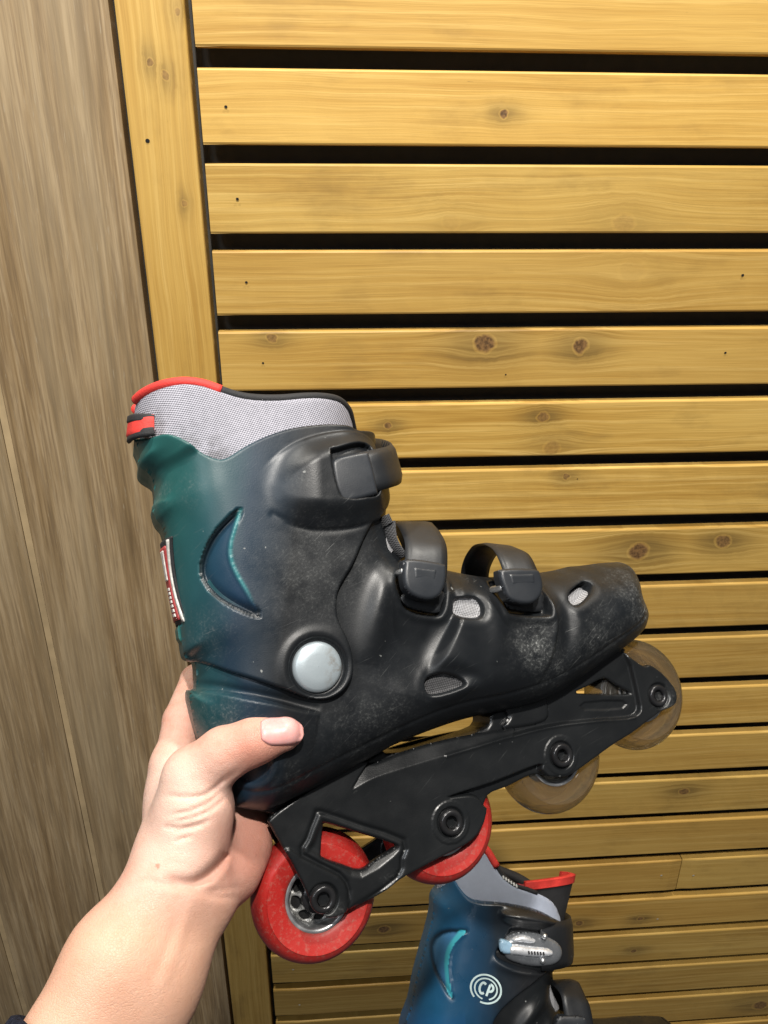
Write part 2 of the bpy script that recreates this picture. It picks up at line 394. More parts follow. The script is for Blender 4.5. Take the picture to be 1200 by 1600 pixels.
def ribbon(name, path, width_dir, halfw, thick, mat, parent, ribs=0, taper=None):
    """a band swept along path (local a,b,w), width along width_dir (per point or constant)"""
    P = cr(path, 14 if ribs else 8, False); n = len(P); wd = np.asarray(width_dir, float)
    if wd.ndim == 1: Wd = np.repeat(wd[None], n, 0)
    else: Wd = np.stack([np.interp(np.linspace(0, 1, n), np.linspace(0, 1, len(wd)), wd[:, q]) for q in range(3)], 1)
    V = []; Fc = []; prof = []
    m = 7
    for k in range(m): prof.append((-1+2*k/(m-1), 1))
    for k in range(m): prof.append((1-2*k/(m-1), -1))
    for i in range(n):
        t = P[min(i+1, n-1)]-P[max(i-1, 0)]; t /= np.linalg.norm(t)
        w = Wd[i]-(Wd[i] @ t)*t; w /= np.linalg.norm(w); nn = np.cross(w, t)
        hw = halfw[0]+(halfw[1]-halfw[0])*i/(n-1) if hasattr(halfw, '__len__') else halfw
        rb = .0011*(1 if (i//2) % 2 else -1) if ribs and ribs[0] <= i/(n-1) <= ribs[1] else 0
        for (u, sgn) in prof:
            e = thick*.5*(math.sqrt(max(0, 1-abs(u)**6))*.8+.2)
            V.append(P[i]+w*u*hw+nn*(e*sgn+(rb if sgn > 0 and abs(u) < .75 else 0)))
    c = len(prof)
    for i in range(n-1):
        for k in range(c): Fc.append((i*c+k, (i+1)*c+k, (i+1)*c+(k+1) % c, i*c+(k+1) % c))
    Fc.append(tuple(range(c))); Fc.append(tuple((n-1)*c+k for k in range(c))[::-1])
    return mesh(name, V, Fc, mat, parent)
def lathe(name, prof, c, mat, parent, seg=72, tilt=None, cap=False):
    """prof: (radius, w) pairs round the w axis at c=(a,b)"""
    V = []; Fc = []; n = len(prof)
    for k in range(seg):
        a = 2*math.pi*k/seg
        for r, w in prof: V.append((c[0]+r*math.cos(a), c[1]+r*math.sin(a), w))
    for k in range(seg):
        j = (k+1) % seg
        for i in range(n-1): Fc.append((k*n+i, j*n+i, j*n+i+1, k*n+i+1))
    return mesh(name, V, Fc, mat, parent)
def urethane(name, col, col2, clear=False):
    t = NT(name); o = t.obj(); n = t.noise(o, 20, 4, .55); d = t.noise(o, 420, 4, .7)
    c = t.mix(t.mr(n, .25, .8), c4(*col), c4(*col2))
    c = t.mix(t.mr(d, .52, .74, 0, .4), c, c4(.32, .22, .17) if not clear else c4(.30, .26, .21))
    s_ = t.add('ShaderNodeSeparateXYZ', {0: o}); rr = t.math('SQRT', t.math('ADD', t.math('MULTIPLY', s_.outputs[0], s_.outputs[0]), t.math('MULTIPLY', s_.outputs[1], s_.outputs[1])))
    tread = t.math('MULTIPLY', t.mr(rr, .0285, .0325), t.mr(t.noise(o, 160, 5, .7), .35, .65, .25, .8))
    c = t.mix(tread, c, c4(col[0]*.40, col[1]*.5+.004, col[2]*.5+.004)); inr = t.mr(t.math('ADD', rr, t.math('MULTIPLY', t.noise(o, 240, 3), .003)), .0205, .0185, 0, .5)
    c = t.mix(inr, c, c4(.10, .06, .045))
    t.P('Base Color', c); t.P('Roughness', t.mr(n, .3, .7, .34, .55)); t.P('Subsurface Weight', .10); t.P('Subsurface Radius', (.01, .003, .002)); t.P('Subsurface Scale', .4)
    if clear:
        [t.l.remove(l_) for l_ in list(t.b.inputs['Roughness'].links)]; t.P('Transmission Weight', .93); t.P('IOR', 1.18); t.P('Roughness', .16); t.P('Subsurface Weight', 0.0)
    t.bump(d, .25, .0005)
    return t.m
M_URED = urethane('red_urethane', (.34, .012, .010), (.47, .030, .022))
M_UCLR = urethane('clear_urethane', (.36, .32, .27), (.54, .49, .42), True)
M_CORE = simple('clear_wheel_core', (.34, .30, .24), .4, nscale=120, var=.3)
def wheel(c, parent, mat, R=.0362, hub=.0172, holes=False, core=None):
    w = .0112
    root = empty('wheel'); root.parent = parent; root.location = (c[0], c[1], 0)
    pr = [(hub, -w*.78), (hub+.002, -w*.88), (R*.78, -w), (R*.805, -w*.97), (R*.90, -w*.74), (R*.965, -w*.42), (R*.99, -w*.2), (R, 0)]
    pr = pr+[(r, -q) for r, q in pr[:-1][::-1]]
    P = cr(pr, 4, False)
    lathe('tyre', [tuple(p) for p in P], (0, 0), mat, root)
    hp = [(hub+.0004, -w*.74), (hub-.0012, -w*.80), (hub-.0022, -w*.7), (hub-.003, -w*.45)]
    lathe('rim', hp+[(hub-.003, w*.45), (hub-.0022, w*.7), (hub-.0012, w*.80), (hub+.0004, w*.74)], (0, 0), M_METAL, root)
    Rr = hub-.0028
    circ = np.array([(Rr*math.cos(a), Rr*math.sin(a)) for a in np.linspace(0, 2*math.pi, 48, endpoint=False)])
    hs = []
    if holes:
        for k in range(8):
            a = 2*math.pi*k/8+.2; cc = np.array([math.cos(a), math.sin(a)])*Rr*.72; tt = np.array([-math.sin(a), math.cos(a)]); rr = cc/np.linalg.norm(cc)
            hs.append(np.array([cc+rr*.0026*math.cos(q)+tt*.0037*math.sin(q) for q in np.linspace(0, 2*math.pi, 16, endpoint=False)]))
    relief('spokes', circ, lambda a, b, d: w*.55-.004*sm(np.hypot(a, b), .009, .0135)-.0015*(1-sm(d, 0, .001)), core or M_HUB, root, holes=hs, res=.0008)
    lathe('inner_core', [(.0001, .001), (Rr, .001), (Rr, -.001), (.0001, -.001)], (0, 0), M_DARK if core is None else core, root, 40)
    lathe('bearing', [(.0001, w*.72), (.0075, w*.72), (.0080, w*.66), (.0085, w*.3), (.0085, -w*.3), (.0080, -w*.66), (.0001, -w*.72)], (0, 0), M_BOLT, root, 32)
    return root
def bolt(c, w, parent, r=.0068):
    o = lathe('axle_bolt', [(.00335, w-.001), (.00345, w+.0012), (.0052, w+.0018), (.0060, w+.0016), (r, w+.0006), (r, w-.003)], c, M_BOLT, parent, 40)
    V = []; Fc = []
    for k in range(6):
        a = math.pi/3*k; V += [(c[0]+.0034*math.cos(a), c[1]+.0034*math.sin(a), w+.0011), (c[0]+.0031*math.cos(a), c[1]+.0031*math.sin(a), w-.0024)]
    for k in range(6): j = (k+1) % 6; Fc.append((2*k, 2*j, 2*j+1, 2*k+1))
    Fc.append([2*k+1 for k in range(6)])
    mesh('hex_socket', V, Fc, M_BOLT, o, False)
    return o
class Body:
    """half-thickness of a boot, from the distance to its side outline, smoothed"""
    def __init__(s, poly, Rr, wm, res=.001, blur=4):
        s.x0, s.y0 = poly.min(0)-.01; x1, y1 = poly.max(0)+.01; s.res = res
        X, Y = np.meshgrid(np.arange(s.x0, x1, res), np.arange(s.y0, y1, res))
        D = np.where(inside(poly, X, Y), dist(poly, X, Y), 0)+.0008; t = np.clip(D/Rr, 0, 1)
        H = np.sqrt(1-(1-t)**2.2)
        k = np.exp(-.5*(np.arange(-12, 13)/blur)**2); k /= k.sum()
        B = np.apply_along_axis(lambda r: np.convolve(r, k, 'same'), 0, H); B = np.apply_along_axis(lambda r: np.convolve(r, k, 'same'), 1, B)
        f = sm(D, .004, .014); s.H = (H*(1-f)+B*f)*wm(X, Y); s.poly = poly; s.Rr = Rr; s.wm = wm
    def __call__(s, a, b):
        u = np.clip((a-s.x0)/s.res, 0, s.H.shape[1]-1.001); v = np.clip((b-s.y0)/s.res, 0, s.H.shape[0]-1.001)
        i, j = u.astype(int), v.astype(int); fu, fv = u-i, v-j; H = s.H
        g = (H[j, i]*(1-fu)+H[j, i+1]*fu)*(1-fv)+(H[j+1, i]*(1-fu)+H[j+1, i+1]*fu)*fv
        # exact profile close to the outline, where the grid is too coarse
        D = np.where(inside(s.poly, a, b), dist(s.poly, a, b), 0)+.0008
        e = np.sqrt(1-(1-np.clip(D/s.Rr, 0, 1))**2.2)*s.wm(a, b)
        f = sm(D, .003, .009); return e*(1-f)+g*f
def ridge(line, a, b, amp, wd, taper=True):
    d, _, _, T = dist(line, a, b, False, True)
    k = np.sin(np.pi*np.clip(T, 0, 1)) if taper else 1
    return amp*np.exp(-.5*(d/wd)**2)*k
def step(line, a, b, amp, wd, reach):
    """raised on the left side of the line, with a sharp edge at the line, fading over reach"""
    d, nx, ny, T = dist(line, a, b, False, True)
    i = np.clip((T*(len(line)-1)).astype(int), 0, len(line)-2); t = line[i+1]-line[i]
    sg = t[..., 0]*(b-ny)-t[..., 1]*(a-nx)
    e = np.sin(np.pi*np.clip(T, 0, 1))**.9
    return amp*e*np.where(sg > 0, sm(d, 0, wd)*np.exp(-d/reach), 0)
# ------------------------------------------------------------------ the slatted wall
WD = .85
WN = np.array([math.sin(ya), -math.cos(ya), 0.]); WT = np.array([math.cos(ya), math.sin(ya), 0.])
def hit(px, py):
    d = R2*(px-600)/F-U2*(py-800)/F+Fw; s_ = (np.array([0, WD, 0.]) @ WN)/(d @ WN); P = s_*d
    return float(P @ WT)-WD*math.sin(ya), float(P[2])
WALLM = Matrix.Translation((0, WD, CAMZ)) @ Matrix.Rotation(ya, 4, 'Z')
def boards(name, specs, mat, parent, bev=.0022, nx=40):
    """specs: (x0,x1,z0,z1,yfront,thick,seed) boards with rounded long edges, one mesh"""
    V = []; Fc = []; S = []
    for (x0, x1, z0, z1, y0, tk, sd) in specs:
        rnd = random.Random(int(sd*977))
        bow = [rnd.uniform(-.0006, .0006) for _ in range(3)]
        vert = (z1-z0) > (x1-x0)
        def add(u, v, y):
            V.append((v, y, u) if vert else (u, y, v)); S.append(sd); return len(V)-1
        u0, u1, v0, v1 = (z0, z1, x0, x1) if vert else (x0, x1, z0, z1)
        m = []
        N = nx
        for i in range(N+1):
            q = i/N; inn = bev*.7 if i in (0, N) else 0
            uu = u0+(u1-u0)*q; jt = bow[0]*math.sin(3*q+sd)+bow[1]*math.sin(11*q+2*sd)*.6
            vv0, vv1 = v0+jt, v1+jt*.6
            row = [(vv0, y0+tk), (vv0, y0+bev), (vv0+bev*.3, y0+bev*.35), (vv0+bev, y0), (vv1-bev, y0), (vv1-bev*.3, y0+bev*.35), (vv1, y0+bev), (vv1, y0+tk)]
            m.append([add(uu, a, b+(inn if b < y0+bev*.5 else 0)) for a, b in row])
        for i in range(N):
            for k in range(8):
                k2 = (k+1) % 8; f = (m[i][k], m[i+1][k], m[i+1][k2], m[i][k2]); Fc.append(f if vert else f[::-1])
        Fc.append(tuple(m[0])); Fc.append(tuple(m[N])[::-1])
    return mesh(name, V, Fc, mat, parent, False, attrs={'seed': S})
wall = empty('slatted_wall', WALLM)
tag(wall, 'yellow stained pine slat wall screwed over a black backing, right of the brown wood panelling', 'wall')
PIT = .0831; ZT1 = .0885
KN = [(787, 177, .0042, 1), (757, 540, .0105, 1), (907, 545, .0078, 1), (425, 527, .005, .8), (848, 650, .006, .8), (862, 697, .009, .45), (606, 662, .004, .9),
      (885, 747, .004, .8), (997, 862, .0115, 1), (1130, 846, .009, .9), (988, 425, .013, .12), (1069, 1237, .007, .9), (600, 1452, .0085, 1), (1000, 1435, .005, .9),
      (905, 1442, .006, .9), (990, 1487, .005, .9), (1188, 1571, .012, .9), (705, 345, .008, .15), (975, 348, .010, .3)]
kn = [(*hit(x, y), r, d) for x, y, r, d in KN]
M_PINE = wood_pine('stained_pine', kn)
pk = [(*reversed(hit(232, 97)), .0035, .8), (*reversed(hit(258, 118)), .0035, .7), (*reversed(hit(292, 318)), .003, .6), (*reversed(hit(277, 18)), .003, .6)]
M_POST = wood_pine('stained_pine_post', pk, True)
sp = []
OX = 0.0593
XL = -.1215-OX
for n in range(-6, 24):
    zt = ZT1-PIT*(n-1); zb = zt-.0662
    sd = (n*3.7+31) % 23+.5
    if n == 14:
        xj = hit(1061, 1370)[0]; sp += [(XL, xj-.0008, zb, zt, 0, .0125, sd), (xj+.0008, 1.5, zb, zt, .0004, .0125, sd+5)]
    elif n == 4:
        sp.append((XL, 1.5, zb, zt, 0, .0125, sd))
    else: sp.append((XL+random.uniform(0, .0012), 1.5, zb, zt, random.uniform(-.0004, .0004), .0125, sd))
boards('slat', sp, M_PINE, wall)
boards('post', [(-.1905-OX, -.1275-OX, -1.75, .62, -.001, .030, 4.4)], M_POST, wall, nx=60)
M_BACK = simple('backing_paint', (.060, .057, .050), .7)
boards('backing_board', [(-.20-OX, 1.5, -1.75, .62, .030, .01, 1)], M_BACK, wall)
boards('batten', [(.62, .655, -1.75, .62, .014, .015, 2)], M_DARK, wall)
def disc(name, x, z, r, y, mat, par, depth=.0006):
    V = [(x+r*math.cos(a)*1.0, y, z+r*math.sin(a)*.85) for a in np.linspace(0, 2*math.pi, 10, endpoint=False)]+[(x, y-depth, z)]
    return mesh(name, V, [((k+1) % 10, k, 10) for k in range(10)], mat, par)
for px, py, r in [(353, 167, .0016), (371, 311, .0016), (385, 441, .0015), (411, 567, .0013), (1160, 430, .0017), (1133, 551, .0015), (790, 585, .0010), (902, 748, .0008)]:
    disc('nail_hole', *hit(px, py), r, -.0008, M_DARK, wall, .0001)
disc('nail_hole', *hit(231, 220), .0022, -.0015, M_DARK, wall, .0001)
M_NAIL = simple('bright_nail', (.75, .72, .6), .3, metal=.5)
for px, py in [(1033, 1367), (1083, 1367), (1027, 1435), (458, 1514), (468, 1569)]: disc('nail_head', *hit(px, py), .0019, -.0012, M_NAIL, wall)
# brown panelling on the left
pan = empty('wood_panelling', WALLM)
tag(pan, 'brown grey wood grain panelling with pale upright joints, left of the yellow slats', 'wall')
M_PANEL = wood_grey('brown_wood_panel')
boards('panel', [(-.361-OX, -.1965-OX, -1.75, .62, .002, .02, 2.2), (-.519-OX, -.370-OX, -1.75, .62, .002, .02, 5.9), (-.68-OX, -.528-OX, -1.75, .62, .002, .02, 8.1), (-.84-OX, -.684-OX, -1.75, .62, .002, .02, 11.1)], M_PANEL, pan, bev=.0008, nx=4)
M_SEAM = simple('pale_joint', (.46, .34, .19), .5, nscale=20, var=.2)
boards('joint_strip', [(-.3695-OX, -.3615-OX, -1.75, .62, .0025, .015, 1), (-.5275-OX, -.5195-OX, -1.75, .62, .0025, .015, 1), (-.6836-OX, -.6804-OX, -1.75, .62, .0025, .015, 1)], M_SEAM, pan, bev=.0004, nx=3)
# ------------------------------------------------------------------ the held skate
P1 = Plane(620, 1050, .45, (.32, .20, .926))
sk = empty('inline_skate', P1.m)
tag(sk, 'scuffed black and green inline skate held up in the hand, two red wheels', 'inline skate')
H0 = .046
def wm1(a, b):
    # foot axis coordinate, 0 at heel to 1 at toe
    q = P1.L([(360, 1230), (1010, 960)], 0.0); e = q[1]-q[0]; L_ = np.linalg.norm(e); e /= L_
    s_ = ((a-q[0][0])*e[0]+(b-q[0][1])*e[1])/L_
    h = np.interp(s_, [-.5, 0, .25, .5, .72, .9, 1.0, 1.2], [.046, .0455, .046, .0475, .048, .043, .036, .034])
    return h
cuffL = [(214, 600), (205, 690), (209, 705), (216, 722), (217, 745), (237, 762), (240, 790), (236, 802), (243, 822), (251, 832), (258, 855), (267, 900), (274, 950), (279, 985), (283, 1020)]
heelL = [(300, 1033), (303, 1076), (294, 1079), (292, 1090), (296, 1115), (303, 1142), (311, 1164), (325, 1190), (343, 1222), (353, 1244), (366, 1257), (395, 1263), (420, 1262)]
sole = [(470, 1240), (540, 1204), (592, 1174), (625, 1157), (693, 1131), (745, 1116), (800, 1106), (850, 1090), (900, 1060), (940, 1033), (975, 1010), (1003, 987), (1014, 972), (1019, 955)]
toe = [(1015, 946), (1008, 932), (1006, 912), (1000, 898), (985, 884), (960, 880), (930, 882), (900, 886), (878, 888), (860, 893)]
top = [(835, 897), (800, 902), (760, 904), (735, 901), (705, 895), (672, 887), (640, 876), (618, 858), (606, 838), (600, 815)]
cuffR = [(600, 800), (602, 785), (600, 770), (592, 745), (586, 715), (581, 697), (572, 600)]
ub = P1.outline([('s', [(214, 480)]+cuffL+heelL+sole+toe+top+cuffR+[(572, 480)])], .046)
B1 = Body(ub, .034, wm1)
def E1(pts, w=.045, n=6, closed=False): return cr(P1.L(pts, w), n, closed)
# lower shell
shell_o = P1.outline([(.03, [(330, 900)]), ('s', [(275, 985), (300, 1033)]+heelL[1:]+sole+toe+top+[(596, 800)]), (.03, [(560, 790), (420, 830)])], .046)
spoil = E1([(230, 1072), (286, 1076), (330, 1078), (380, 1087), (430, 1097), (470, 1107), (500, 1112)], .044)
r1 = E1([(617, 872), (604, 905), (592, 945), (582, 990), (574, 1040)], .045)
g1 = E1([(640, 905), (650, 940), (640, 985), (615, 1035), (600, 1075)], .045)
st2 = E1([(712, 900), (713, 935), (703, 970), (688, 1005), (672, 1040), (655, 1085)], .046)
r2 = E1([(752, 905), (765, 930), (770, 960), (774, 1000), (776, 1040)], .046)
st3 = E1([(850, 1075), (866, 1010), (870, 965), (864, 930), (852, 890)], .045)
v3 = E1([(868, 905), (882, 940), (886, 975), (882, 1020), (872, 1055)], .045)
v2 = E1([(704, 925), (692, 965), (672, 1005), (655, 1045), (640, 1085)], .046)
r3 = E1([(878, 912), (884, 940), (886, 975), (884, 1000)], .045)
lip = E1([(600, 822), (616, 850), (632, 868), (660, 885)], .03)
pk1 = E1([(622, 895), (626, 935), (640, 953), (680, 962), (692, 955), (698, 925), (697, 895)], .046, 5, True)
pk2 = E1([(782, 905), (790, 950), (800, 960), (845, 963), (855, 957), (854, 925), (850, 905)], .046, 5, True)
hole1 = E1([(713, 948), (715, 937), (728, 934), (745, 935), (751, 946), (750, 960), (742, 965), (722, 964), (713, 958)], .046, 5, True)
hole2 = E1([(894, 936), (899, 925), (915, 914), (928, 908), (934, 911), (932, 920), (920, 932), (905, 943), (897, 943)], .044, 5, True)
hole3 = E1([(668, 1072), (672, 1060), (690, 1053), (712, 1057), (725, 1068), (712, 1076), (690, 1083), (674, 1084)], .046, 5, True)
brow3 = E1([(666, 1062), (690, 1046), (720, 1052), (748, 1064), (770, 1066)], .046)
chin3 = E1([(668, 1092), (700, 1084), (735, 1071), (775, 1064)], .046)
heelbolt = P1.L([(396, 1199)], .044)[0]
tz = P1.L([(990, 925), (1005, 960), (940, 1020), (860, 1060), (905, 900)], .035)
sl = E1([(380, 1235), (430, 1232), (560, 1168), (700, 1105), (800, 1082), (880, 1050), (985, 985), (1012, 962)], .036)
def shell_h(a, b, d):
    h = B1(a, b)-.0004
    h += ridge(r1, a, b, .0042, .0050)-ridge(g1, a, b, .0032, .0075)
    h += step(st2, a, b, .0055, .0060, .030)+step(st3, a, b, .0048, .0035, .012)
    h += ridge(r2, a, b, .0022, .0045)-ridge(v3, a, b, .0030, .0040)-ridge(v2, a, b, .0040, .0065)
    for p in (pk1, pk2):
        s_ = sdist(p, a, b); h -= .0050*sm(s_, -.0005, .0014); h += .0014*np.exp(-.5*((s_+.0018)/.0016)**2)
    for p, dp in ((hole1, .0050), (hole2, .0085), (hole3, .006)):
        s_ = sdist(p, a, b); h -= dp*sm(s_, -.0012, .0008); h += .0012*np.exp(-.5*((s_+.0035)/.0025)**2); h -= .0015*sm(s_, -.010, 0)
    h += ridge(chin3, a, b, .0032, .0032)-ridge(brow3, a, b, .0026, .0028)
    h += step(spoil[::-1], a, b, .0085, .0016, .030)-ridge(spoil+np.array([.0008, .0018]), a, b, .0030, .0016)
    r_ = np.hypot(a-heelbolt[0], b-heelbolt[1]); h += .0012*np.exp(-.5*((r_-.0105)/.0012)**2)-.0022*sm(-r_, -.0085, -.0075)
    h -= .0006*np.exp(-.5*(dist(sl, a, b, False)/.0007)**2)*1.2
    return np.maximum(h, 0)*sm(d, -.001, .0001)
def shell_wear(a, b, d):
    k = np.zeros_like(a)
    for i, (r_, q) in enumerate(zip((.013, .010, .015, .010, .008), (.55, 1.1, .6, .5, .15))): k = np.maximum(k, q*np.exp(-.5*(np.hypot(a-tz[i][0], b-tz[i][1])/r_)**2))
    q = P1.L([(832, 1010), (345, 1130), (455, 1225), (1005, 905), (585, 1140), (560, 900), (1008, 945), (980, 886)], [.045, .045, .045, .02, .045, .045, .02, .01])
    for i, (r_, w_) in enumerate(((.008, 1.3), (.010, .6), (.006, .45), (.007, 1.3), (.018, .30), (.014, .2), (.0045, 1.5), (.006, 1.1))): k = np.maximum(k, w_*np.exp(-.5*(np.hypot(a-q[i][0], b-q[i][1])/r_)**2))
    return k
A_ = P1.L([(300, 1000), (480, 1000)], .045)[:, 0]
def lerp3(t, cs, ps):
    return np.stack([np.interp(t, ps, [c[i] for c in cs]) for i in range(3)]+[np.ones_like(t)], 1)
GREEN, TEAL, BLUE, BLK = (.020, .100, .094), (.016, .066, .076), (.012, .028, .048), (.009, .0105, .0125)
def fade(a, b, w=1.0):
    px = (a-A_[0])/(A_[1]-A_[0])*180+300
    slope = (b-P1.L([(300, 900)], .045)[0][1])/.000375*.18
    return lerp3(px-slope*w, (GREEN, GREEN, TEAL, BLUE, BLK, BLK), (200, 250, 310, 375, 455, 700))
def shell_c(a, b, d):
    px = (a-A_[0])/(A_[1]-A_[0])*180+300
    return lerp3(px, (GREEN, TEAL, BLUE, BLK, BLK), (290, 325, 380, 440, 900))
relief('shell', shell_o, shell_h, M_CUFF, sk, res=.00078, colf=shell_c, wear=shell_wear)
# mesh seen through the openings
for p, m_, dz in ((hole1, M_MESHD, .0030), (hole2, M_MESHD, .0035), (hole3, M_MESHK, .0030)):
    ce = p.mean(0); q = ce+(p-ce)*(.84 if p is hole2 else 1.0)-np.array([0, .0012 if p is hole2 else 0])
    ob = relief('mesh_insert', q, lambda a, b, d, dz=dz: shell_h(a, b, np.ones_like(d))+.0004+.0009*np.minimum(1, d/.003), m_, sk, res=.0008, far=.02)
# cuff
topL = [(206, 690), (216, 679), (236, 674), (258, 676), (278, 684), (300, 698), (322, 713), (342, 720), (356, 716), (378, 702), (410, 686), (450, 673), (500, 667), (540, 668), (560, 673), (574, 682), (582, 697)]
low = [(600, 803), (594, 812), (580, 820), (568, 838), (558, 860), (547, 885), (535, 905), (525, 925), (522, 950), (526, 972), (538, 997), (546, 1025), (546, 1055), (534, 1077), (518, 1089), (500, 1094), (475, 1091), (440, 1079), (400, 1065), (362, 1052), (320, 1034), (300, 1028)]
cuff_o = P1.outline([(.043, topL[2:-2]), ('s', [(577, 686), (583, 702), (590, 735), (598, 765), (601, 785)]), (.042, low), ('s', cuffL[::-1][:-2]+[(206, 690)])], .048)
moonO = [(375, 798), (352, 815), (333, 838), (321, 865), (318, 888), (325, 910), (343, 932), (370, 950), (403, 962)]
moonI = [(403, 962), (388, 930), (371, 900), (361, 875), (360, 852), (366, 828), (375, 798)]
moon = cr(P1.L(moonO+moonI[1:-1], .047), 5, True)
moO = E1(moonO, .047); moI = E1(moonI, .047)
band = cr(P1.L([(398, 752), (415, 728), (440, 706), (470, 690), (510, 679), (560, 676), (600, 690), (630, 740), (615, 800), (585, 815), (548, 826), (505, 830), (465, 826), (432, 816), (410, 800), (398, 775)], .046), 5, True)
bandU = E1([(398, 752), (415, 728), (440, 706), (470, 690), (510, 680), (560, 678)], .046)
bandD = E1([(425, 806), (460, 823), (505, 830), (548, 826), (585, 813), (602, 800)], .046)
pk0 = E1([(508, 718), (520, 708), (575, 700), (588, 770), (560, 785), (533, 786), (520, 775)], .046, 5, True)
roll = cr(P1.L([(180, 660), (290, 660), (315, 708), (290, 728), (262, 738), (238, 740), (222, 750), (190, 765)], .03), 5, True)
notch = cr(P1.L([(205, 741), (236, 742), (250, 752), (246, 775), (240, 800), (215, 790)], .02), 5, True)
riv = P1.L([(496, 1042)], .048)[0]
groove = E1([(245, 765), (262, 745), (290, 738)], .03)
def cuff_h(a, b, d):
    base = B1(a, b); h = base+.0038*sm(base, 0, .012)
    s_ = sdist(moon, a, b); dO = dist(moO, a, b, False); dI = dist(moI, a, b, False)
    fr = dI/(dO+dI+1e-6)
    h -= np.where(s_ > 0, (.0003+.0034*fr**1.3)*sm(s_, 0, .0018), 0)
    h += .0005*np.exp(-.5*(dI/.0008)**2)*(s_ > 0)
    h -= .0020*np.exp(-.5*((dO-.0012)/.0016)**2)*(s_ > -.001)
    s_ = sdist(band, a, b); h += (.0080*sm(s_, -.0004, .0150)+.0010*sm(s_, -.0002, .0012))*sm(a, A_[0]+.034, A_[0]+.066)
    dd = dist(bandD, a, b, False); h -= .0007*np.exp(-.5*(dd/.0013)**2)
    s_ = sdist(pk0, a, b); h -= .0055*sm(s_, -.0004, .0014)
    s_ = sdist(roll, a, b); h += .0035*sm(s_, -.0002, .006); s_ = sdist(notch, a, b); h -= .003*sm(s_, -.001, .002)
    r_ = np.hypot(a-riv[0], b-riv[1]); h -= .0026*sm(-r_, -.0152, -.0140); h += .0010*np.exp(-.5*((r_-.0175)/.0018)**2)
    lo = np.clip(d/.0016, 0, 1); h -= .0052*(1-np.sqrt(1-(1-lo)**2))*sm(base, .002, .022)
    return np.maximum(h, .0002)
def cuff_c(a, b, d):
    c = fade(a, b)
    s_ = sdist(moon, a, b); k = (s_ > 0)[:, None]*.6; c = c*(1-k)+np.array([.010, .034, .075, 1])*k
    dO = dist(moO, a, b, False); kd = (np.exp(-.5*((dO-.0006)/.0013)**2)*(s_ > -.0012))[:, None]*.88; c = c*(1-kd)+np.array([.006, .009, .011, 1])*kd  # groove shade painted in along the crescent's outer edge, plus its black plastic
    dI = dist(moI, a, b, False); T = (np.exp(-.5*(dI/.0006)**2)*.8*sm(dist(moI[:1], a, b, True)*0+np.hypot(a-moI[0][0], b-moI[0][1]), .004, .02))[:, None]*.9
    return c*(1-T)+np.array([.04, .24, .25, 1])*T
def cuff_w(a, b, d):
    q = P1.L([(325, 990), (460, 760), (300, 760), (250, 760), (485, 890)], .045); k = .0*a
    for i, (r_, w_) in enumerate(((.008, .4), (.004, .4), (.006, .3), (.004, .8), (.020, .28))): k = np.maximum(k, w_*np.exp(-.5*(np.hypot(a-q[i][0], b-q[i][1])/r_)**2))
    return k
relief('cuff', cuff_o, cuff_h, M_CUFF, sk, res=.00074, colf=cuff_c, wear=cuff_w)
# rivet
t = NT('worn_rivet'); o_ = t.obj(); q_ = t.mapp(o_, (1, 1, 1), (-riv[0], -riv[1], 0))
edge = t.mr(t.noise(o_, 110, 5, .7), .50, .62)
side = t.mr(t.add('ShaderNodeSeparateXYZ', {0: q_}).outputs[0], .002, .011)
t.P('Base Color', t.mix(t.math('MULTIPLY', edge, side), c4(.33, .38, .41), c4(.20, .17, .14))); t.P('Metallic', .35); t.P('Roughness', .38)
t.bump(t.noise(o_, 900, 2), .1, .0003); M_RIV = t.m
hr = .0483
lathe('rivet', [(.0001, hr+.0022), (.006, hr+.0021), (.0108, hr+.0015), (.0124, hr+.0005), (.0128, hr-.001), (.0128, hr-.006)], riv, M_RIV, sk, 64)
# liner
lin_top = [(213, 632), (222, 614), (240, 603), (262, 597), (290, 595), (318, 599), (346, 608), (372, 616), (400, 620), (440, 621), (480, 619), (512, 620), (532, 625), (545, 638), (550, 655), (553, 672)]
WL = [.0, .018, .028, .034, .038, .040, .041, .041, .041, .041, .040, .037, .032, .025, .018, .010]
lt = P1.L(lin_top, WL)
lin_o = cr(np.concatenate([lt, P1.L([(562, 720), (540, 760), (400, 780), (290, 765), (264, 715), (240, 695)], .02), P1.L([(212, 655)], .0)]), 5, True)
aL, aR = lt[:, 0].min()-.001, max(lt[:, 0].max(), P1.L([(562, 720)], .02)[0][0])+.001
def lin_h(a, b, d):
    u = np.clip((a-aL)/(aR-aL)*2-1, -1, 1); h = .0425*(1-np.abs(u)**2.6)**.5
    h -= .030*sm(-b, -P1.L([(250, 715)], .03)[0][1], -P1.L([(250, 750)], .03)[0][1])*sm(-a, -P1.L([(290, 715)], .03)[0][0], -P1.L([(262, 715)], .03)[0][0])
    h += .0022*np.sin((a-aL)*75)*sm(b, lt[0][1]-.05, lt[0][1])
    return np.maximum(h-.0025*(1-np.sqrt(1-(1-np.clip(d/.004, 0, 1))**2)), .0003)
def lin_w(a, b, d):
    q = P1.L([(322, 704), (297, 690), (232, 655), (342, 713)], .04); k = 0*a
    for i, (r_, w_) in enumerate(((.007, .55), (.008, .45), (.007, .6), (.006, .55))): k = np.maximum(k, w_*np.exp(-.5*(np.hypot(a-q[i][0], b-q[i][1])/r_)**2))
    return k
rimb = cr(lt, 5, False)
def is_top(x, y): return ~(dist(rimb, x, y, False) < .0012)
relief('liner', lin_o, lin_h, M_LINER, sk, res=.0010, cap=is_top, wear=lin_w)
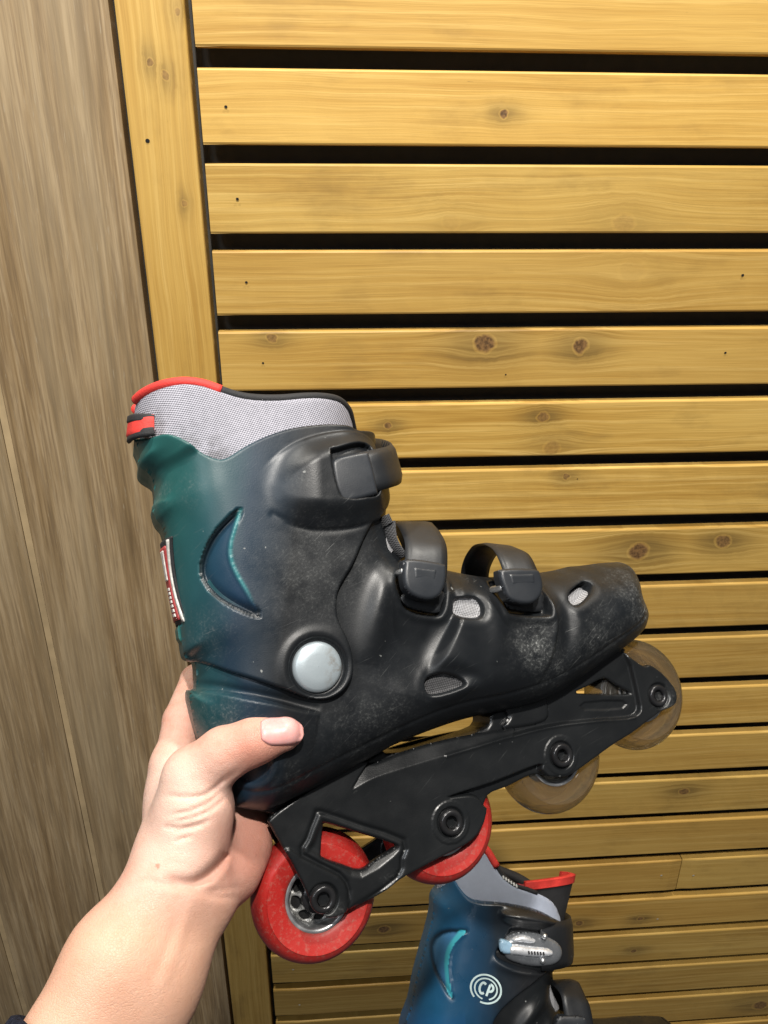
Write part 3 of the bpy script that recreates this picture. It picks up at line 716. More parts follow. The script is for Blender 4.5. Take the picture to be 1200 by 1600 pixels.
def rim(pts, r, mat, nm, i0, i1):
    c_ = cr(np.array(pts), 5, False)[i0:i1]; h = lin_h(c_[:, 0], c_[:, 1], np.zeros(len(c_)))
    h = np.convolve(np.pad(h, 3, 'edge'), np.ones(7)/7, 'valid')
    tube(nm, np.column_stack([c_, h]), r, mat, sk, 12); tube(nm, np.column_stack([c_, -h]), r, mat, sk, 12)
rim(lt, .0030, M_RED, 'red_piping', 0, 31); rim(lt, .0026, M_BIND, 'black_piping', 30, None)
pt = P1.L([(240, 650), (212, 652), (196, 660), (196, 675), (206, 684)], 0)
def loop(nm, off, hw, mat):
    pth = [(p[0], p[1], w+off) for p, w in zip(P1.L([(246, 668), (222, 655), (203, 656), (197, 668), (208, 682), (225, 686)], 0), (.020, .012, .004, .000, -.003, -.006))]
tabp = [(248, 660), (225, 655), (206, 651), (199, 660)]
for nm, dy, hw, mat in (('pull_tab', 0, .0055, M_RED), ('pull_tab_edge', -15, .0024, M_BIND), ('pull_tab_edge', 15, .0026, M_BIND)):
    q = P1.L([(241, 664+dy*.62), (226, 664+dy*.72), (212, 666+dy*.85), (204, 669+dy*.95), (202, 671+dy)], [.037, .036, .030, .018, .006])
    pth = np.column_stack([q, [.037, .036, .030, .018, .006]])
    ribbon(nm, pth, (.12, .99, .1), hw, .0026, mat, sk)
# back label
bk = P1.L([(256, 850), (262, 880), (268, 912), (274, 945), (281, 978)], 0.0); bk = cr(bk, 6, False)
ofs = np.interp(np.linspace(0, 1, len(bk)), [0, 1], [0.0, 0.0])
def backplate(nm, t0, t1, w0, w1, lift, mat, par, bow=0.0):
    V = []; Fc = []; n, m = 26, 10
    for i in range(n):
        tt = t0+(t1-t0)*i/(n-1); k = tt*(len(bk)-1); q = np.array([np.interp(k, range(len(bk)), bk[:, 0]), np.interp(k, range(len(bk)), bk[:, 1])])
        f = 1-bow*math.sin(math.pi*tt)
        for j in range(m):
            w = (w0+(w1-w0)*j/(m-1)); w = w*f
            u = min(1, abs(w)/.048); aa = q[0]+.030*(1-math.sqrt(1-u*u))-lift+.0015
            V.append((aa, q[1], w))
    N = len(V)
    V += [(x+.0012, y, z) for x, y, z in V]
    for i in range(n-1):
        for j in range(m-1):
            p = i*m+j; Fc.append((p, p+1, p+m+1, p+m)); Fc.append((N+p, N+p+m, N+p+m+1, N+p+1))
    for i in range(n-1): Fc.append((i*m, (i+1)*m, N+(i+1)*m, N+i*m)); p = i*m+m-1; Fc.append((p, N+p, N+p+m, p+m))
    for j in range(m-1): Fc.append((j, N+j, N+j+1, j+1)); p = (n-1)*m+j; Fc.append((p, p+1, N+p+1, N+p))
    return mesh(nm, V, Fc, mat, par)
M_LRED = simple('label_red', (.36, .05, .05), .5, nscale=300)
M_LWH = simple('label_white', (.62, .60, .56), .45, nscale=400, var=.25)
lab = backplate('back_label', 0, 1, -.025, .025, .0035, M_BIND, sk, .25)
backplate('label_field', .10, .93, -.017, .017, .0042, M_LRED, lab, .30)
for s_ in (-1, 1): backplate('label_line', .04, .97, s_*.0205, s_*.0228, .0044, M_LWH, lab, .28)
backplate('label_print', .14, .48, .004, .0125, .0047, M_LWH, lab, .3)
for k in range(7): backplate('label_print', .57+k*.048, .57+k*.048+.030, .006, .0125, .0047, M_LWH, lab, .3)
# straps and buckles
def strapbuckle(nm, poly, wf, thick, tiltv=(0, 0), c0=None, mat=M_BUCK):
    o_ = P1.L(poly, wf); c_ = o_.mean(0); q = cr(o_, 5, True)
    rr = np.abs(o_-c_).max(0)
    def f(a, b, d):
        u = (a-c_[0]); v = (b-c_[1])
        h = wf+tiltv[0]*u+tiltv[1]*v-1.0*(u*u+v*v)*4
        e = np.clip(d/.0022, 0, 1); h -= .0022*(1-np.sqrt(1-(1-e)**2))
        return h
    return relief(nm, q, f, mat, sk, res=.0006, far=lambda a, b, d: f(a, b, d)*0+wf-thick+tiltv[0]*(a-c_[0])+tiltv[1]*(b-c_[1]))
def P3(px, py, w): q = P1.L([(px, py)], w)[0]; return (q[0], q[1], w)
# ankle strap
ribbon('ankle_strap', [P3(560, 740, .0530), P3(585, 735, .0535), P3(602, 731, .050), P3(614, 727, .041), P3(618, 722, .024), P3(608, 716, .002), P3(592, 712, -.02), P3(570, 712, -.038)], (-.20, .98, 0), .0112, .0042, M_STRAP, sk, (.12, .75))
b0 = strapbuckle('ankle_buckle', [(519, 724), (524, 716), (536, 711), (574, 704), (580, 712), (592, 764), (588, 772), (545, 784), (534, 779), (524, 757)], .0575, .008)
# instep straps
ribbon('instep_strap', [P3(664, 905, .053), P3(666, 880, .0525), P3(665, 850, .047), P3(655, 828, .034), P3(645, 818, .018), P3(645, 822, .0), P3(655, 845, -.022), P3(668, 880, -.038), P3(676, 925, -.045)], [(1, -.10, .1)]*4+[(1, .0, .0)]*5, .0118, .0024, M_STRAP, sk)
b1 = strapbuckle('instep_buckle', [(633, 884), (640, 872), (692, 879), (700, 886), (698, 910), (690, 928), (676, 937), (655, 935), (638, 924), (632, 905)], .0590, .009, (.0, -.05))
ribbon('toe_strap', [P3(815, 912, .0525), P3(812, 890, .0520), P3(800, 865, .044), P3(785, 855, .030), P3(772, 853, .012), P3(760, 858, -.008), P3(748, 875, -.026), P3(742, 900, -.038), P3(745, 940, -.044)], [(1, -.12, .1)]*3+[(1, -.1, -.1)]*6, .0105, .0024, M_STRAP, sk)
b2 = strapbuckle('toe_buckle', [(783, 896), (790, 888), (838, 888), (848, 896), (851, 915), (846, 932), (832, 943), (812, 943), (796, 936), (788, 918)], .0585, .009, (.0, -.05))
for (x, y, w) in ((631, 893, .0545), (785, 918, .0540)):
    q = P3(x, y, w); lathe('buckle_pin', [(.0001, w+.0012), (.0016, w+.0009), (.0020, w), (.0020, w-.012)], q[:2], M_METAL, sk, 16)
def plate(nm, poly, w, th_, mat=M_STRAP):
    return relief(nm, E1(poly, w, 3, True), lambda a, b, d: w-.0008*(1-np.clip(d/.0012, 0, 1)), mat, sk, res=.0008, far=w-th_)
plate('ladder_base', [(628, 930), (634, 944), (650, 952), (684, 957), (690, 945), (694, 925), (660, 915)], .0470, .004)
plate('ladder_base', [(792, 938), (800, 952), (845, 955), (850, 940), (848, 925), (820, 925)], .0465, .004)
# raised lettering block on the buckles
for poly, w in (([(546, 722), (572, 717), (583, 757), (556, 764)], .0572), ([(648, 886), (684, 890), (682, 908), (648, 904)], .0595), ([(798, 897), (836, 896), (838, 912), (801, 914)], .0590)):
    c_ = P1.L(poly, w)
    for i in range(3 if w < .058 else 1):
        for j in range(2 if w < .058 else 1):
            f0, f1, g0, g1_ = (i/3+.04, (i+1)/3-.04, j/2+.06, (j+1)/2-.06) if w < .058 else (.0, 1., .0, 1.)
            def bl(u, v): return (1-v)*((1-u)*c_[0]+u*c_[1])+v*((1-u)*c_[3]+u*c_[2])
            relief('moulded_mark', np.array([bl(f0, g0), bl(f1, g0), bl(f1, g1_), bl(f0, g1_)]), lambda a, b, d: w-(.0001 if w < .058 else .0006)-.0006*(1-np.clip(d/.0008, 0, 1)), M_BUCK, sk, res=.0006, far=w-.003)
# tongue showing at the instep
tg = [P3(583, 815, .020), P3(592, 835, .020), P3(602, 855, .022), P3(618, 872, .022)]
ribbon('tongue', tg, (-.2, .3, -1), .022, .006, M_MESHK, sk)
ribbon('tongue_edge', [P3(584, 818, .034), P3(592, 836, .035), P3(602, 851, .036), P3(612, 862, .036)], (.7, .5, -.6), .0040, .003, M_MESHD, sk)
# frame
FW = .0185
out = [(424, 1292), (423, 1278), (470, 1243), (520, 1212), (560, 1190), (577, 1190), (590, 1193), (640, 1174), (700, 1157), (750, 1147), (800, 1138), (845, 1123), (845, 1096), (900, 1060), (962, 1013), (985, 1026), (1006, 1040), (1018, 1039), (1036, 1052), (1052, 1070), (1059, 1086), (1055, 1102), (1034, 1112), (1012, 1128), (988, 1146), (962, 1162), (930, 1185), (905, 1203), (885, 1214), (862, 1214), (840, 1212), (800, 1231), (768, 1246), (758, 1285), (738, 1314), (700, 1335), (660, 1356), (628, 1374), (605, 1392), (568, 1413), (530, 1431), (508, 1433), (490, 1416), (476, 1388), (458, 1352), (443, 1326)]
frame_o = cr(P1.L(out, FW), 3, True)
win1 = cr(P1.L([(507, 1292), (512, 1288), (560, 1302), (618, 1320), (616, 1328), (590, 1345), (566, 1361), (535, 1352), (506, 1341), (504, 1330)], FW), 3, True)
win2 = cr(P1.L([(906, 1083), (925, 1072), (950, 1060), (970, 1071), (991, 1084), (950, 1085)], FW), 3, True)
pent = cr(P1.L([(473, 1336), (480, 1312), (494, 1275), (503, 1269), (565, 1290), (631, 1313), (628, 1342), (621, 1372), (560, 1415), (544, 1422), (545, 1392), (530, 1366)], FW), 2, True)
cornerband = cr(P1.L([(480, 1334), (486, 1312), (499, 1280), (506, 1276), (565, 1297), (624, 1318), (616, 1340), (565, 1374), (530, 1360)], FW), 2, True)
ridgeline = cr(P1.L([(548, 1238), (575, 1222), (605, 1210), (660, 1193), (743, 1168), (800, 1151), (860, 1136), (930, 1127), (992, 1121)], FW), 5, False)
uparea = cr(P1.L([(548, 1238), (575, 1222), (605, 1210), (660, 1193), (743, 1168), (800, 1151), (860, 1136), (930, 1127), (992, 1121), (1000, 1090), (960, 1000), (820, 1050), (760, 1100), (590, 1170), (575, 1190)], FW), 4, True)
chamf = cr(P1.L([(548, 1238), (575, 1222), (605, 1210), (660, 1193), (743, 1168), (800, 1151), (795, 1130), (700, 1145), (585, 1180), (577, 1192), (566, 1208)], FW), 4, True)
well = cr(P1.L([(698, 1246), (770, 1222), (842, 1194), (848, 1203), (858, 1215), (850, 1230), (775, 1260), (758, 1262), (750, 1250), (735, 1244)], FW), 3, True)
slot = cr(P1.L([(918, 1097), (979, 1094), (979, 1108), (918, 1110)], FW), 2, True)
toeblock = cr(P1.L([(992, 1121), (984, 1137), (970, 1160), (1080, 1150), (1090, 1060), (1040, 1109)], FW), 2, True)
bosses = [(505, 1405), (705, 1285), (878, 1180), (1028, 1087)]
bw = [FW+.0008]*3+[FW-.0012]
BC = [P1.L([p], w)[0] for p, w in zip(bosses, bw)]
rearb = cr(P1.L([(443, 1326), (470, 1338), (500, 1352), (530, 1367), (544, 1390), (544, 1424), (508, 1440), (480, 1420)], FW), 2, True)
def frame_h(a, b, d):
    h = np.full(a.shape, FW)
    h -= .0035*sm(sdist(uparea, a, b), -.0002, .0016)
    s_ = sdist(chamf, a, b); h = np.where(s_ > 0, np.minimum(FW, FW+.0003-.60*dist(ridgeline, a, b, False)), h)
    h = np.maximum(h, FW-.0070)
    h += .0007*np.exp(-.5*(dist(ridgeline, a, b, False)/.0006)**2)*(a > BC[1][0])
    s_ = sdist(pent, a, b); h -= .0015*np.exp(-.5*(s_/.0009)**2)
    s_ = sdist(cornerband, a, b); h -= .0022*sm(s_, 0, .004)
    s_ = sdist(rearb, a, b); h += .0014*sm(s_, -.0004, .0008)
    h -= .0050*sm(sdist(well, a, b), -.0003, .0012)
    h -= .0010*sm(sdist(slot, a, b), -.0002, .0008)
    for c_, w_ in zip(BC, bw):
        r_ = np.hypot(a-c_[0], b-c_[1]); h = np.where(r_ < .0125, np.maximum(h, (w_-.0002)-.006*sm(r_, .0110, .0125)), h); h -= .0016*sm(-r_, -.0084, -.0074)
    e = np.clip(d/.0014, 0, 1); h -= .0014*(1-np.sqrt(1-(1-e)**2))
    return h
def frame_wear(a, b, d):
    q = P1.L([(615, 1385), (1045, 1100), (525, 1428)], FW); k = 0*a
    for i, (r_, w_) in enumerate(((.004, .5), (.006, .9), (.003, .5))): k = np.maximum(k, w_*np.exp(-.5*(np.hypot(a-q[i][0], b-q[i][1])/r_)**2))
    return k
fr = relief('frame_rail', frame_o, frame_h, M_FRAME, sk, holes=(win1, win2), res=.0006, far=lambda a, b, d: np.minimum(frame_h(a, b, d)-.0026, .0150), wear=frame_wear)
fr2 = fr.copy(); COL.objects.link(fr2); fr2.parent = sk; fr2.scale = (1, 1, -1)
# top bridge of the frame between the rails and the boot
bridge = cr(P1.L([(424, 1292), (423, 1270), (400, 1262), (470, 1240), (540, 1204), (590, 1174), (600, 1176), (640, 1172), (700, 1155), (756, 1137), (764, 1113), (800, 1104), (850, 1088), (900, 1058), (940, 1033), (962, 1013), (968, 1022), (910, 1066), (870, 1100), (850, 1126), (800, 1148), (740, 1160), (660, 1186), (600, 1204), (560, 1226), (500, 1262), (445, 1300)], .008), 3, True)
relief('frame_bridge', bridge, lambda a, b, d: np.full(a.shape, .0128)-.001*(1-np.clip(d/.001, 0, 1)), M_FRAME, sk, res=.001)
pill = cr(P1.L([(798, 1102), (850, 1085), (862, 1100), (858, 1128), (800, 1140), (793, 1133), (801, 1120)], .02), 3, True)
relief('frame_pillar', pill, lambda a, b, d: np.full(a.shape, .0165)-.0015*(1-np.clip(d/.0015, 0, 1)), M_FRAME, sk, res=.001)
# wheels on evenly spaced axles
WC = [P1.L([p], 0)[0]*.85+c_*.15 for p, c_ in zip([(490, 1397), (683, 1284), (857, 1180), (988, 1084)], BC)]
for i, (c_, mt) in enumerate(zip(WC, (M_URED, M_URED, M_UCLR, M_UCLR))):
    wr = wheel(c_, sk, mt, R=(.0338, .0336, .0344, .0350)[i], holes=(i < 2), core=None if i < 2 else M_CORE)
    wr['label'] = ('red wheel with pale spoked rim at the heel', 'red wheel second from the heel', 'clear amber wheel third from the heel', 'clear amber wheel at the toe')[i]
for c_, w_ in zip(BC, bw): bolt(c_, w_, sk)
# ------------------------------------------------------------------ the hand
def CP(px, py, dep): return Plane.ray(px, py)*dep
def surface_nets(Fv, org, h):
    s = Fv < 0
    c = np.zeros(tuple(np.array(s.shape)-1), np.int8)
    for i in (0, 1):
        for j in (0, 1):
            for k in (0, 1): c += s[i:i+c.shape[0], j:j+c.shape[1], k:k+c.shape[2]]
    mix_ = (c > 0) & (c < 8); I = np.argwhere(mix_); acc = np.zeros((len(I), 3)); cnt = np.zeros(len(I))
    cs = [(i, j, k) for i in (0, 1) for j in (0, 1) for k in (0, 1)]
    for a in cs:
        for ax in range(3):
            if a[ax]: continue
            b = list(a); b[ax] = 1
            fa = Fv[I[:, 0]+a[0], I[:, 1]+a[1], I[:, 2]+a[2]]; fb = Fv[I[:, 0]+b[0], I[:, 1]+b[1], I[:, 2]+b[2]]
            m = (fa < 0) != (fb < 0); t = np.where(m, fa/(fa-fb+1e-20), 0)
            p = np.array(a)[None]+t[:, None]*(np.array(b)-np.array(a))[None]
            acc += np.where(m[:, None], p, 0); cnt += m
    V = (I+acc/cnt[:, None])*h+org
    idx = -np.ones(mix_.shape, int); idx[mix_] = np.arange(len(I)); Q = []
    for ax in range(3):
        o1, o2 = [(1, 2), (2, 0), (0, 1)][ax]
        sl0 = [slice(None)]*3; sl1 = [slice(None)]*3; sl0[ax] = slice(0, -1); sl1[ax] = slice(1, None)
        a, b = s[tuple(sl0)], s[tuple(sl1)]; E_ = np.argwhere(a != b)
        lim = np.array(mix_.shape); ok = (E_[:, o1] > 0) & (E_[:, o2] > 0) & (E_[:, o1] < lim[o1]) & (E_[:, o2] < lim[o2]); E_ = E_[ok]
        inn = a[E_[:, 0], E_[:, 1], E_[:, 2]]
        def g(d1, d2):
            e = E_.copy(); e[:, o1] -= d1; e[:, o2] -= d2; return idx[e[:, 0], e[:, 1], e[:, 2]]
        q = np.stack([g(1, 1), g(0, 1), g(0, 0), g(1, 0)], 1); q[~inn] = q[~inn][:, ::-1]; Q.append(q)
    Q = np.concatenate(Q); Q = Q[(Q >= 0).all(1)]
    return V, Q
def cone(P, a, b, ra, rb):
    ab = b-a; L2 = ab @ ab; t = np.clip(((P-a) @ ab)/L2, 0, 1)
    return np.linalg.norm(P-a-t[..., None]*ab, axis=-1)-(ra+(rb-ra)*t)
def smin(a, b, k):
    h = np.clip(.5+.5*(b-a)/k, 0, 1); return b*(1-h)+a*h-k*h*(1-h)
def ell(P, c, r, ax):
    q = (P-c) @ ax.T/np.array(r); n = np.linalg.norm(q, axis=-1); return (n-1)*min(r)*.9
# joints in camera space (metres)
S = []
def seg(*pts, k=.006): S.append(([(CP(*p[:3]), p[3]) for p in pts], k))
seg((70, 1700, .318, .0225), (186, 1500, .342, .0215), (262, 1385, .362, .0186), k=.012)      # radial side of the forearm
seg((140, 1750, .322, .0210), (238, 1540, .348, .0185), (312, 1405, .368, .0156), k=.016)       # ulnar side
seg((266, 1385, .362, .0188), (285, 1320, .376, .0190), (300, 1250, .386, .0165), k=.012)       # wrist to thumb base
seg((300, 1325, .366, .0150), (305, 1265, .372, .0165), (302, 1215, .376, .0145), k=.009)       # thenar
seg((305, 1212, .374, .0130), (350, 1178, .374, .0118), (398, 1157, .373, .0104), (444, 1147, .373, .0082), k=.007)  # thumb
seg((316, 1400, .372, .0150), (358, 1360, .392, .0142), (380, 1320, .404, .0128), (388, 1262, .420, .0115), k=.010)  # heel of the palm
seg((290, 1330, .385, .0170), (280, 1250, .400, .0150), (272, 1195, .405, .0125), k=.012)       # back of the hand
seg((335, 1340, .392, .0150), (330, 1270, .412, .0140), (345, 1240, .430, .0120), k=.012)
fing = [[(274, 1195, .404, .0112), (283, 1125, .424, .0098), (306, 1062, .452, .0088), (360, 1035, .482, .0080), (420, 1030, .490, .0070)],
        [(282, 1215, .412, .0110), (310, 1150, .462, .0094), (370, 1110, .496, .0086), (440, 1095, .505, .0072)],
        [(305, 1245, .424, .0108), (345, 1195, .478, .0092), (405, 1165, .503, .0084), (465, 1150, .508, .0070)],
        [(345, 1270, .430, .0100), (385, 1245, .478, .0084), (435, 1222, .498, .0076), (480, 1205, .500, .0064)]]
allp = np.array([p for s_, _ in S for p, r in s_]+[CP(*p[:3]) for f_ in fing for p in f_])
lo = allp.min(0)-.03; hi = allp.max(0)+.03; hh = .0015
hh = .001
def field(P):
    D = None
    for pts, k in S:
        for (a, ra), (b, rb) in zip(pts[:-1], pts[1:]):
            d_ = cone(P, a, b, ra, rb); D = d_ if D is None else smin(D, d_, k)
    for f_ in fing:
        Df = None
        for p, q in zip(f_[:-1], f_[1:]):
            d_ = cone(P, CP(*p[:3]), CP(*q[:3]), p[3], q[3]); Df = d_ if Df is None else smin(Df, d_, .002)
        D = smin(D, Df, .0045)
    return D
nb = np.ceil((hi-lo)/(hh*4)).astype(int)
Gc = np.stack(np.meshgrid(*[lo[i]+hh*4*(np.arange(nb[i])+.5) for i in range(3)], indexing='ij'), -1).reshape(-1, 3)
Dc = field(Gc).reshape(nb)
D = Dc.repeat(4, 0).repeat(4, 1).repeat(4, 2).astype(np.float32)
MI = np.argwhere(np.abs(D) < .0075); MP = lo+MI*hh
MD = field(MP)
# creases and tendons: (points, depth, width)
def crease(pts, dep, wd):
    P_ = np.array([CP(*p) for p in pts]); P_ = cr(P_, 4, False); m = (np.abs(MD) < .006) & (np.abs(MP[:, 2]-P_[:, 2].mean()) < .05); Q = MP[m]; best = np.full(len(Q), 1e9)
    uv = np.stack([Q[:, 0]/-Q[:, 2], Q[:, 1]/-Q[:, 2]], 1); c_ = np.stack([P_[:, 0]/-P_[:, 2], P_[:, 1]/-P_[:, 2]], 1); T = np.zeros(len(Q))
    for i in range(len(c_)-1):
        a, b = c_[i], c_[i+1]; ab = b-a; t = np.clip(((uv-a) @ ab)/(ab @ ab+1e-12), 0, 1); d_ = np.linalg.norm(uv-a-t[:, None]*ab, axis=1)
        mm = d_ < best; best = np.where(mm, d_, best); T = np.where(mm, (i+t)/(len(c_)-1), T)
    best *= .375; front = np.clip((Q[:, 2]-(-P_[:, 2].mean()*-1-.03))/.01, 0, 1)
    MD[m] += dep*np.exp(-.5*(best/wd)**2)*np.sin(np.pi*np.clip(T, .02, .98))**.5*front
for c_ in ([(258, 1243), (290, 1246), (318, 1243), (340, 1228), (350, 1215)], [(262, 1274), (295, 1268), (325, 1255), (346, 1236)],
           [(268, 1285), (300, 1278), (328, 1266), (350, 1248)], [(256, 1292), (285, 1293), (310, 1286)], [(270, 1302), (300, 1294), (330, 1280)], [(272, 1314), (300, 1306)]):
    crease([(x, y, .355) for x, y in c_], .0013, .0008)
crease([(262, 1376, .35), (300, 1380, .35), (325, 1368, .36), (345, 1348, .37), (352, 1330, .37)], .0036, .0019)
crease([(215, 1372, .34), (250, 1381, .34), (290, 1388, .35), (335, 1392, .36), (380, 1385, .37)], .0009, .0011)
crease([(300, 1395, .35), (340, 1402, .36), (372, 1402, .37)], .0008, .0010)
crease([(345, 1225, .36), (360, 1212, .36), (374, 1202, .36)], .0007, .0010)
for c_ in ([(372, 1140), (378, 1155), (374, 1172)], [(380, 1135), (386, 1150)]): crease([(x, y, .36) for x, y in c_], .00025, .0008)
crease([(300, 1395, .34), (280, 1460, .33), (250, 1540, .33)], -.0005, .0026)
crease([(292, 1400, .34), (268, 1470, .33), (238, 1540, .33)], .0004, .0022)
D[MI[:, 0], MI[:, 1], MI[:, 2]] = MD
V, Q = surface_nets(D, lo, hh)
def to_world(v): return (M3 @ np.asarray(v).T).T+CAM
px = 600+F*V[:, 0]/-V[:, 2]; py = 800-F*V[:, 1]/-V[:, 2]
def blob(x, y, r): return np.exp(-.5*(((px-x)**2+(py-y)**2)/r**2))
pink = np.clip(blob(385, 1345, 38)+blob(400, 1300, 30)+blob(420, 1150, 28)*.9+blob(290, 1130, 26)*.5+blob(395, 1175, 30)*.7+blob(330, 1170, 25)*.3+blob(300, 1445, 30)*.25, 0, 1)
pale = np.clip(blob(270, 1300, 50)+blob(270, 1220, 30), 0, 1)
mole = (np.hypot(px-246, py-1353) < 3.5)*1.0*(V[:, 2] > -.38)
org = Vector(to_world([CP(250, 1450, .35)])[0])
pe = bpy.data.objects.new('person', None); COL.objects.link(pe); pe.location = org
Wv = to_world(V)-np.array(org)
# flip if needed
hand = fastmesh('hand_and_forearm', Wv, Q, skin_mat(), pe, attrs={'warm': np.clip((py-1385)/80, 0, 1), 'pink': pink, 'pale': pale, 'mole': mole})
tag(pe, 'person with bare left hand gripping the heel of the raised skate, dark sleeve', 'person')
hand.data.update()
smo = hand.modifiers.new('smooth', 'SMOOTH'); smo.factor = .5; smo.iterations = 3
# thumbnail
na = CP(452, 1143, .3655)
ax = CP(478, 1140, .3655)-CP(430, 1148, .3655); ax /= np.linalg.norm(ax)
zz_ = -CP(455, 1146, 1.0); zz_ /= np.linalg.norm(zz_); zz_ = zz_+np.array([-.05, .42, 0]); zz_ -= (zz_ @ ax)*ax; zz_ /= np.linalg.norm(zz_); yy = np.cross(zz_, ax)
cth = CP(447, 1147, .373)
Vn = []; Fn = []; n1, n2 = 22, 15
def Dat(p):
    q = (np.asarray(p)-lo)/hh; i = np.floor(q).astype(int); f = q-i; r = 0
    for a in (0, 1):
        for b in (0, 1):
            for c_ in (0, 1): r += D[i[0]+a, i[1]+b, i[2]+c_]*(f[0] if a else 1-f[0])*(f[1] if b else 1-f[1])*(f[2] if c_ else 1-f[2])
    return r
for i in range(n1):
    u = -1+2*i/(n1-1)
    hwid = .0068*math.sqrt(max(.02, 1-max(0, (u-.1)/.92)**2.2))*(1-abs(min(0, u+.45)/.55)**2.2*.40)
    for j in range(n2):
        v = -1+2*j/(n2-1)
        base = cth+ax*(-.0008+u*.0092)+yy*v*hwid
        t0_, t1_ = 0.0, .014
        for _ in range(14):
            tm = (t0_+t1_)/2
            if Dat(base+zz_*tm) < 0: t0_ = tm
            else: t1_ = tm
        edge = max(abs(u), abs(v)); lift = .00030-.0006*max(0, edge-.86)/.14
        Vn.append(base+zz_*(t0_+lift+.0002*(1-v*v)))
for i in range(n1-1):
    for j in range(n2-1): p = i*n2+j; Fn.append((p, p+1, p+n2+1, p+n2))
t = NT('nail'); o_ = t.obj()
t.P('Base Color', t.mix(t.mr(t.noise(o_, 160, 3), .4, .7), c4(.68, .33, .31), c4(.74, .40, .37))); t.P('Roughness', .38); t.P('Subsurface Weight', .15); t.P('Subsurface Radius', (.004, .002, .001)); t.P('Coat Weight', .1)
nail = mesh('thumbnail', to_world(Vn)-np.array(org), Fn, t.m, pe)
so = nail.modifiers.new('thick', 'SOLIDIFY'); so.thickness = .0004
# sleeve
t = NT('navy_knit'); o_ = t.obj()
t.P('Base Color', t.mix(t.mr(t.noise(o_, 500, 4), .4, .6), c4(.010, .012, .022), c4(.022, .025, .042))); t.P('Roughness', .95); t.P('Specular IOR Level', .15); t.bump(t.noise(o_, 700, 4), 1.0, .002)
axv = CP(290, 1395, .363)-CP(105, 1722, .320); axn = axv/np.linalg.norm(axv)
n0 = CP(14, 1592, .322)
mid0 = CP(105, 1722, .320); s0 = (n0-mid0) @ axn; mid = mid0+axn*s0
rad = np.linalg.norm(n0-mid); e1 = (n0-mid)/rad; e2 = np.cross(axn, e1)
Vs = []; Fs = []; prof = [(-.012, -.003), (-.004, .001), (-.0022, .0025), (0, .001), (.0006, -.004), (.0, -.012), (.0012, -.03), (.0010, -.08), (.003, -.14)]
for k in range(48):
    a = 2*math.pi*k/48; el = (1 if math.cos(a) > 0 else 1.0)
    for r_, h_ in prof:
        Vs.append(mid+axn*(h_+.0012*math.sin(3*a))+(e1*math.cos(a)*(rad+r_)+e2*math.sin(a)*(rad*.78+r_)))
m_ = len(prof)
for k in range(48):
    j = (k+1) % 48
    for i in range(m_-1): Fs.append((k*m_+i, j*m_+i, j*m_+i+1, k*m_+i+1))
mesh('sleeve', to_world(Vs)-np.array(org), Fs, t.m, pe)
# ------------------------------------------------------------------ the second skate, standing lower down
P2 = Plane(770, 1520, .70, (.10, .27, .957))
s2 = empty('inline_skate', P2.m)
tag(s2, 'blue and black inline skate with silver buckle and round white logo, below the held one', 'inline skate')
K = .70/1200
c2L = [(690, 1355), (684, 1379), (673, 1396), (671, 1421), (662, 1458), (647, 1513), (638, 1557), (629, 1582), (624, 1602)]
ub2 = P2.outline([('s', [(705, 1250)]+c2L+[(612, 1680), (606, 1720), (612, 1790), (650, 1812), (760, 1806), (900, 1800), (1010, 1790), (1085, 1760), (1100, 1720), (1085, 1650), (1050, 1602), (1027, 1589), (987, 1588), (930, 1592), (880, 1588), (862, 1560), (862, 1520), (874, 1480), (876, 1445), (872, 1380), (870, 1250)])], .052, .036)
B2 = Body(ub2, .036, lambda a, b: np.full(np.shape(a), .049))
def E2(pts, w=.048, n=6, closed=False): return cr(P2.L(pts, w), n, closed)
# lower shell
sh2 = P2.outline([(.03, [(700, 1480), (860, 1500)]), ('s', [(864, 1530), (870, 1575), (900, 1592), (930, 1592), (987, 1588), (1027, 1589), (1050, 1602), (1085, 1650), (1100, 1720), (1085, 1760), (1010, 1790), (900, 1800), (760, 1806), (650, 1812), (612, 1790), (606, 1720), (612, 1680), (624, 1620)])], .052, .036)
q1 = E2([(865, 1560), (840, 1572), (815, 1600), (800, 1640)], .045); q2_ = E2([(880, 1590), (862, 1602), (845, 1640)], .045)
relief('shell', sh2, lambda a, b, d: np.maximum(B2(a, b)-.0005+ridge(q1, a, b, .004, .004)+ridge(q2_, a, b, .003, .003), 0)*sm(d, -.001, .0001), M_BLACK, s2, res=.0012)
# cuff
t2 = [(684, 1378), (700, 1369), (712, 1375), (724, 1394), (737, 1405), (755, 1408), (778, 1409), (811, 1414), (840, 1422), (866, 1436)]
cf2 = P2.outline([(.044, t2[1:]), ('s', [(874, 1445), (876, 1480), (866, 1515)]), (.042, [(855, 1520), (826, 1536), (798, 1557), (776, 1579), (766, 1602), (770, 1640), (775, 1680), (750, 1710), (700, 1705), (640, 1690)]), ('s', [(610, 1680)]+c2L[::-1][:-1])], .052, .036)
m2O = [(728, 1455), (705, 1460), (690, 1472), (682, 1490), (682, 1512), (690, 1535), (706, 1559)]
m2I = [(706, 1559), (703, 1535), (702, 1510), (706, 1488), (716, 1470), (728, 1455)]
moon2 = cr(P2.L(m2O+m2I[1:-1], .05), 5, True); mO2 = E2(m2O, .05); mI2 = E2(m2I, .05)
pad = E2([(776, 1424), (790, 1415), (820, 1414), (852, 1424), (874, 1440), (872, 1450), (840, 1452), (805, 1448), (782, 1438)], .05, 5, True)
rec = E2([(772, 1492), (790, 1460), (800, 1448), (840, 1452), (880, 1450), (884, 1520), (830, 1520), (795, 1512)], .05, 5, True)
lw = E2([(766, 1497), (790, 1508), (820, 1516), (850, 1519)], .05)
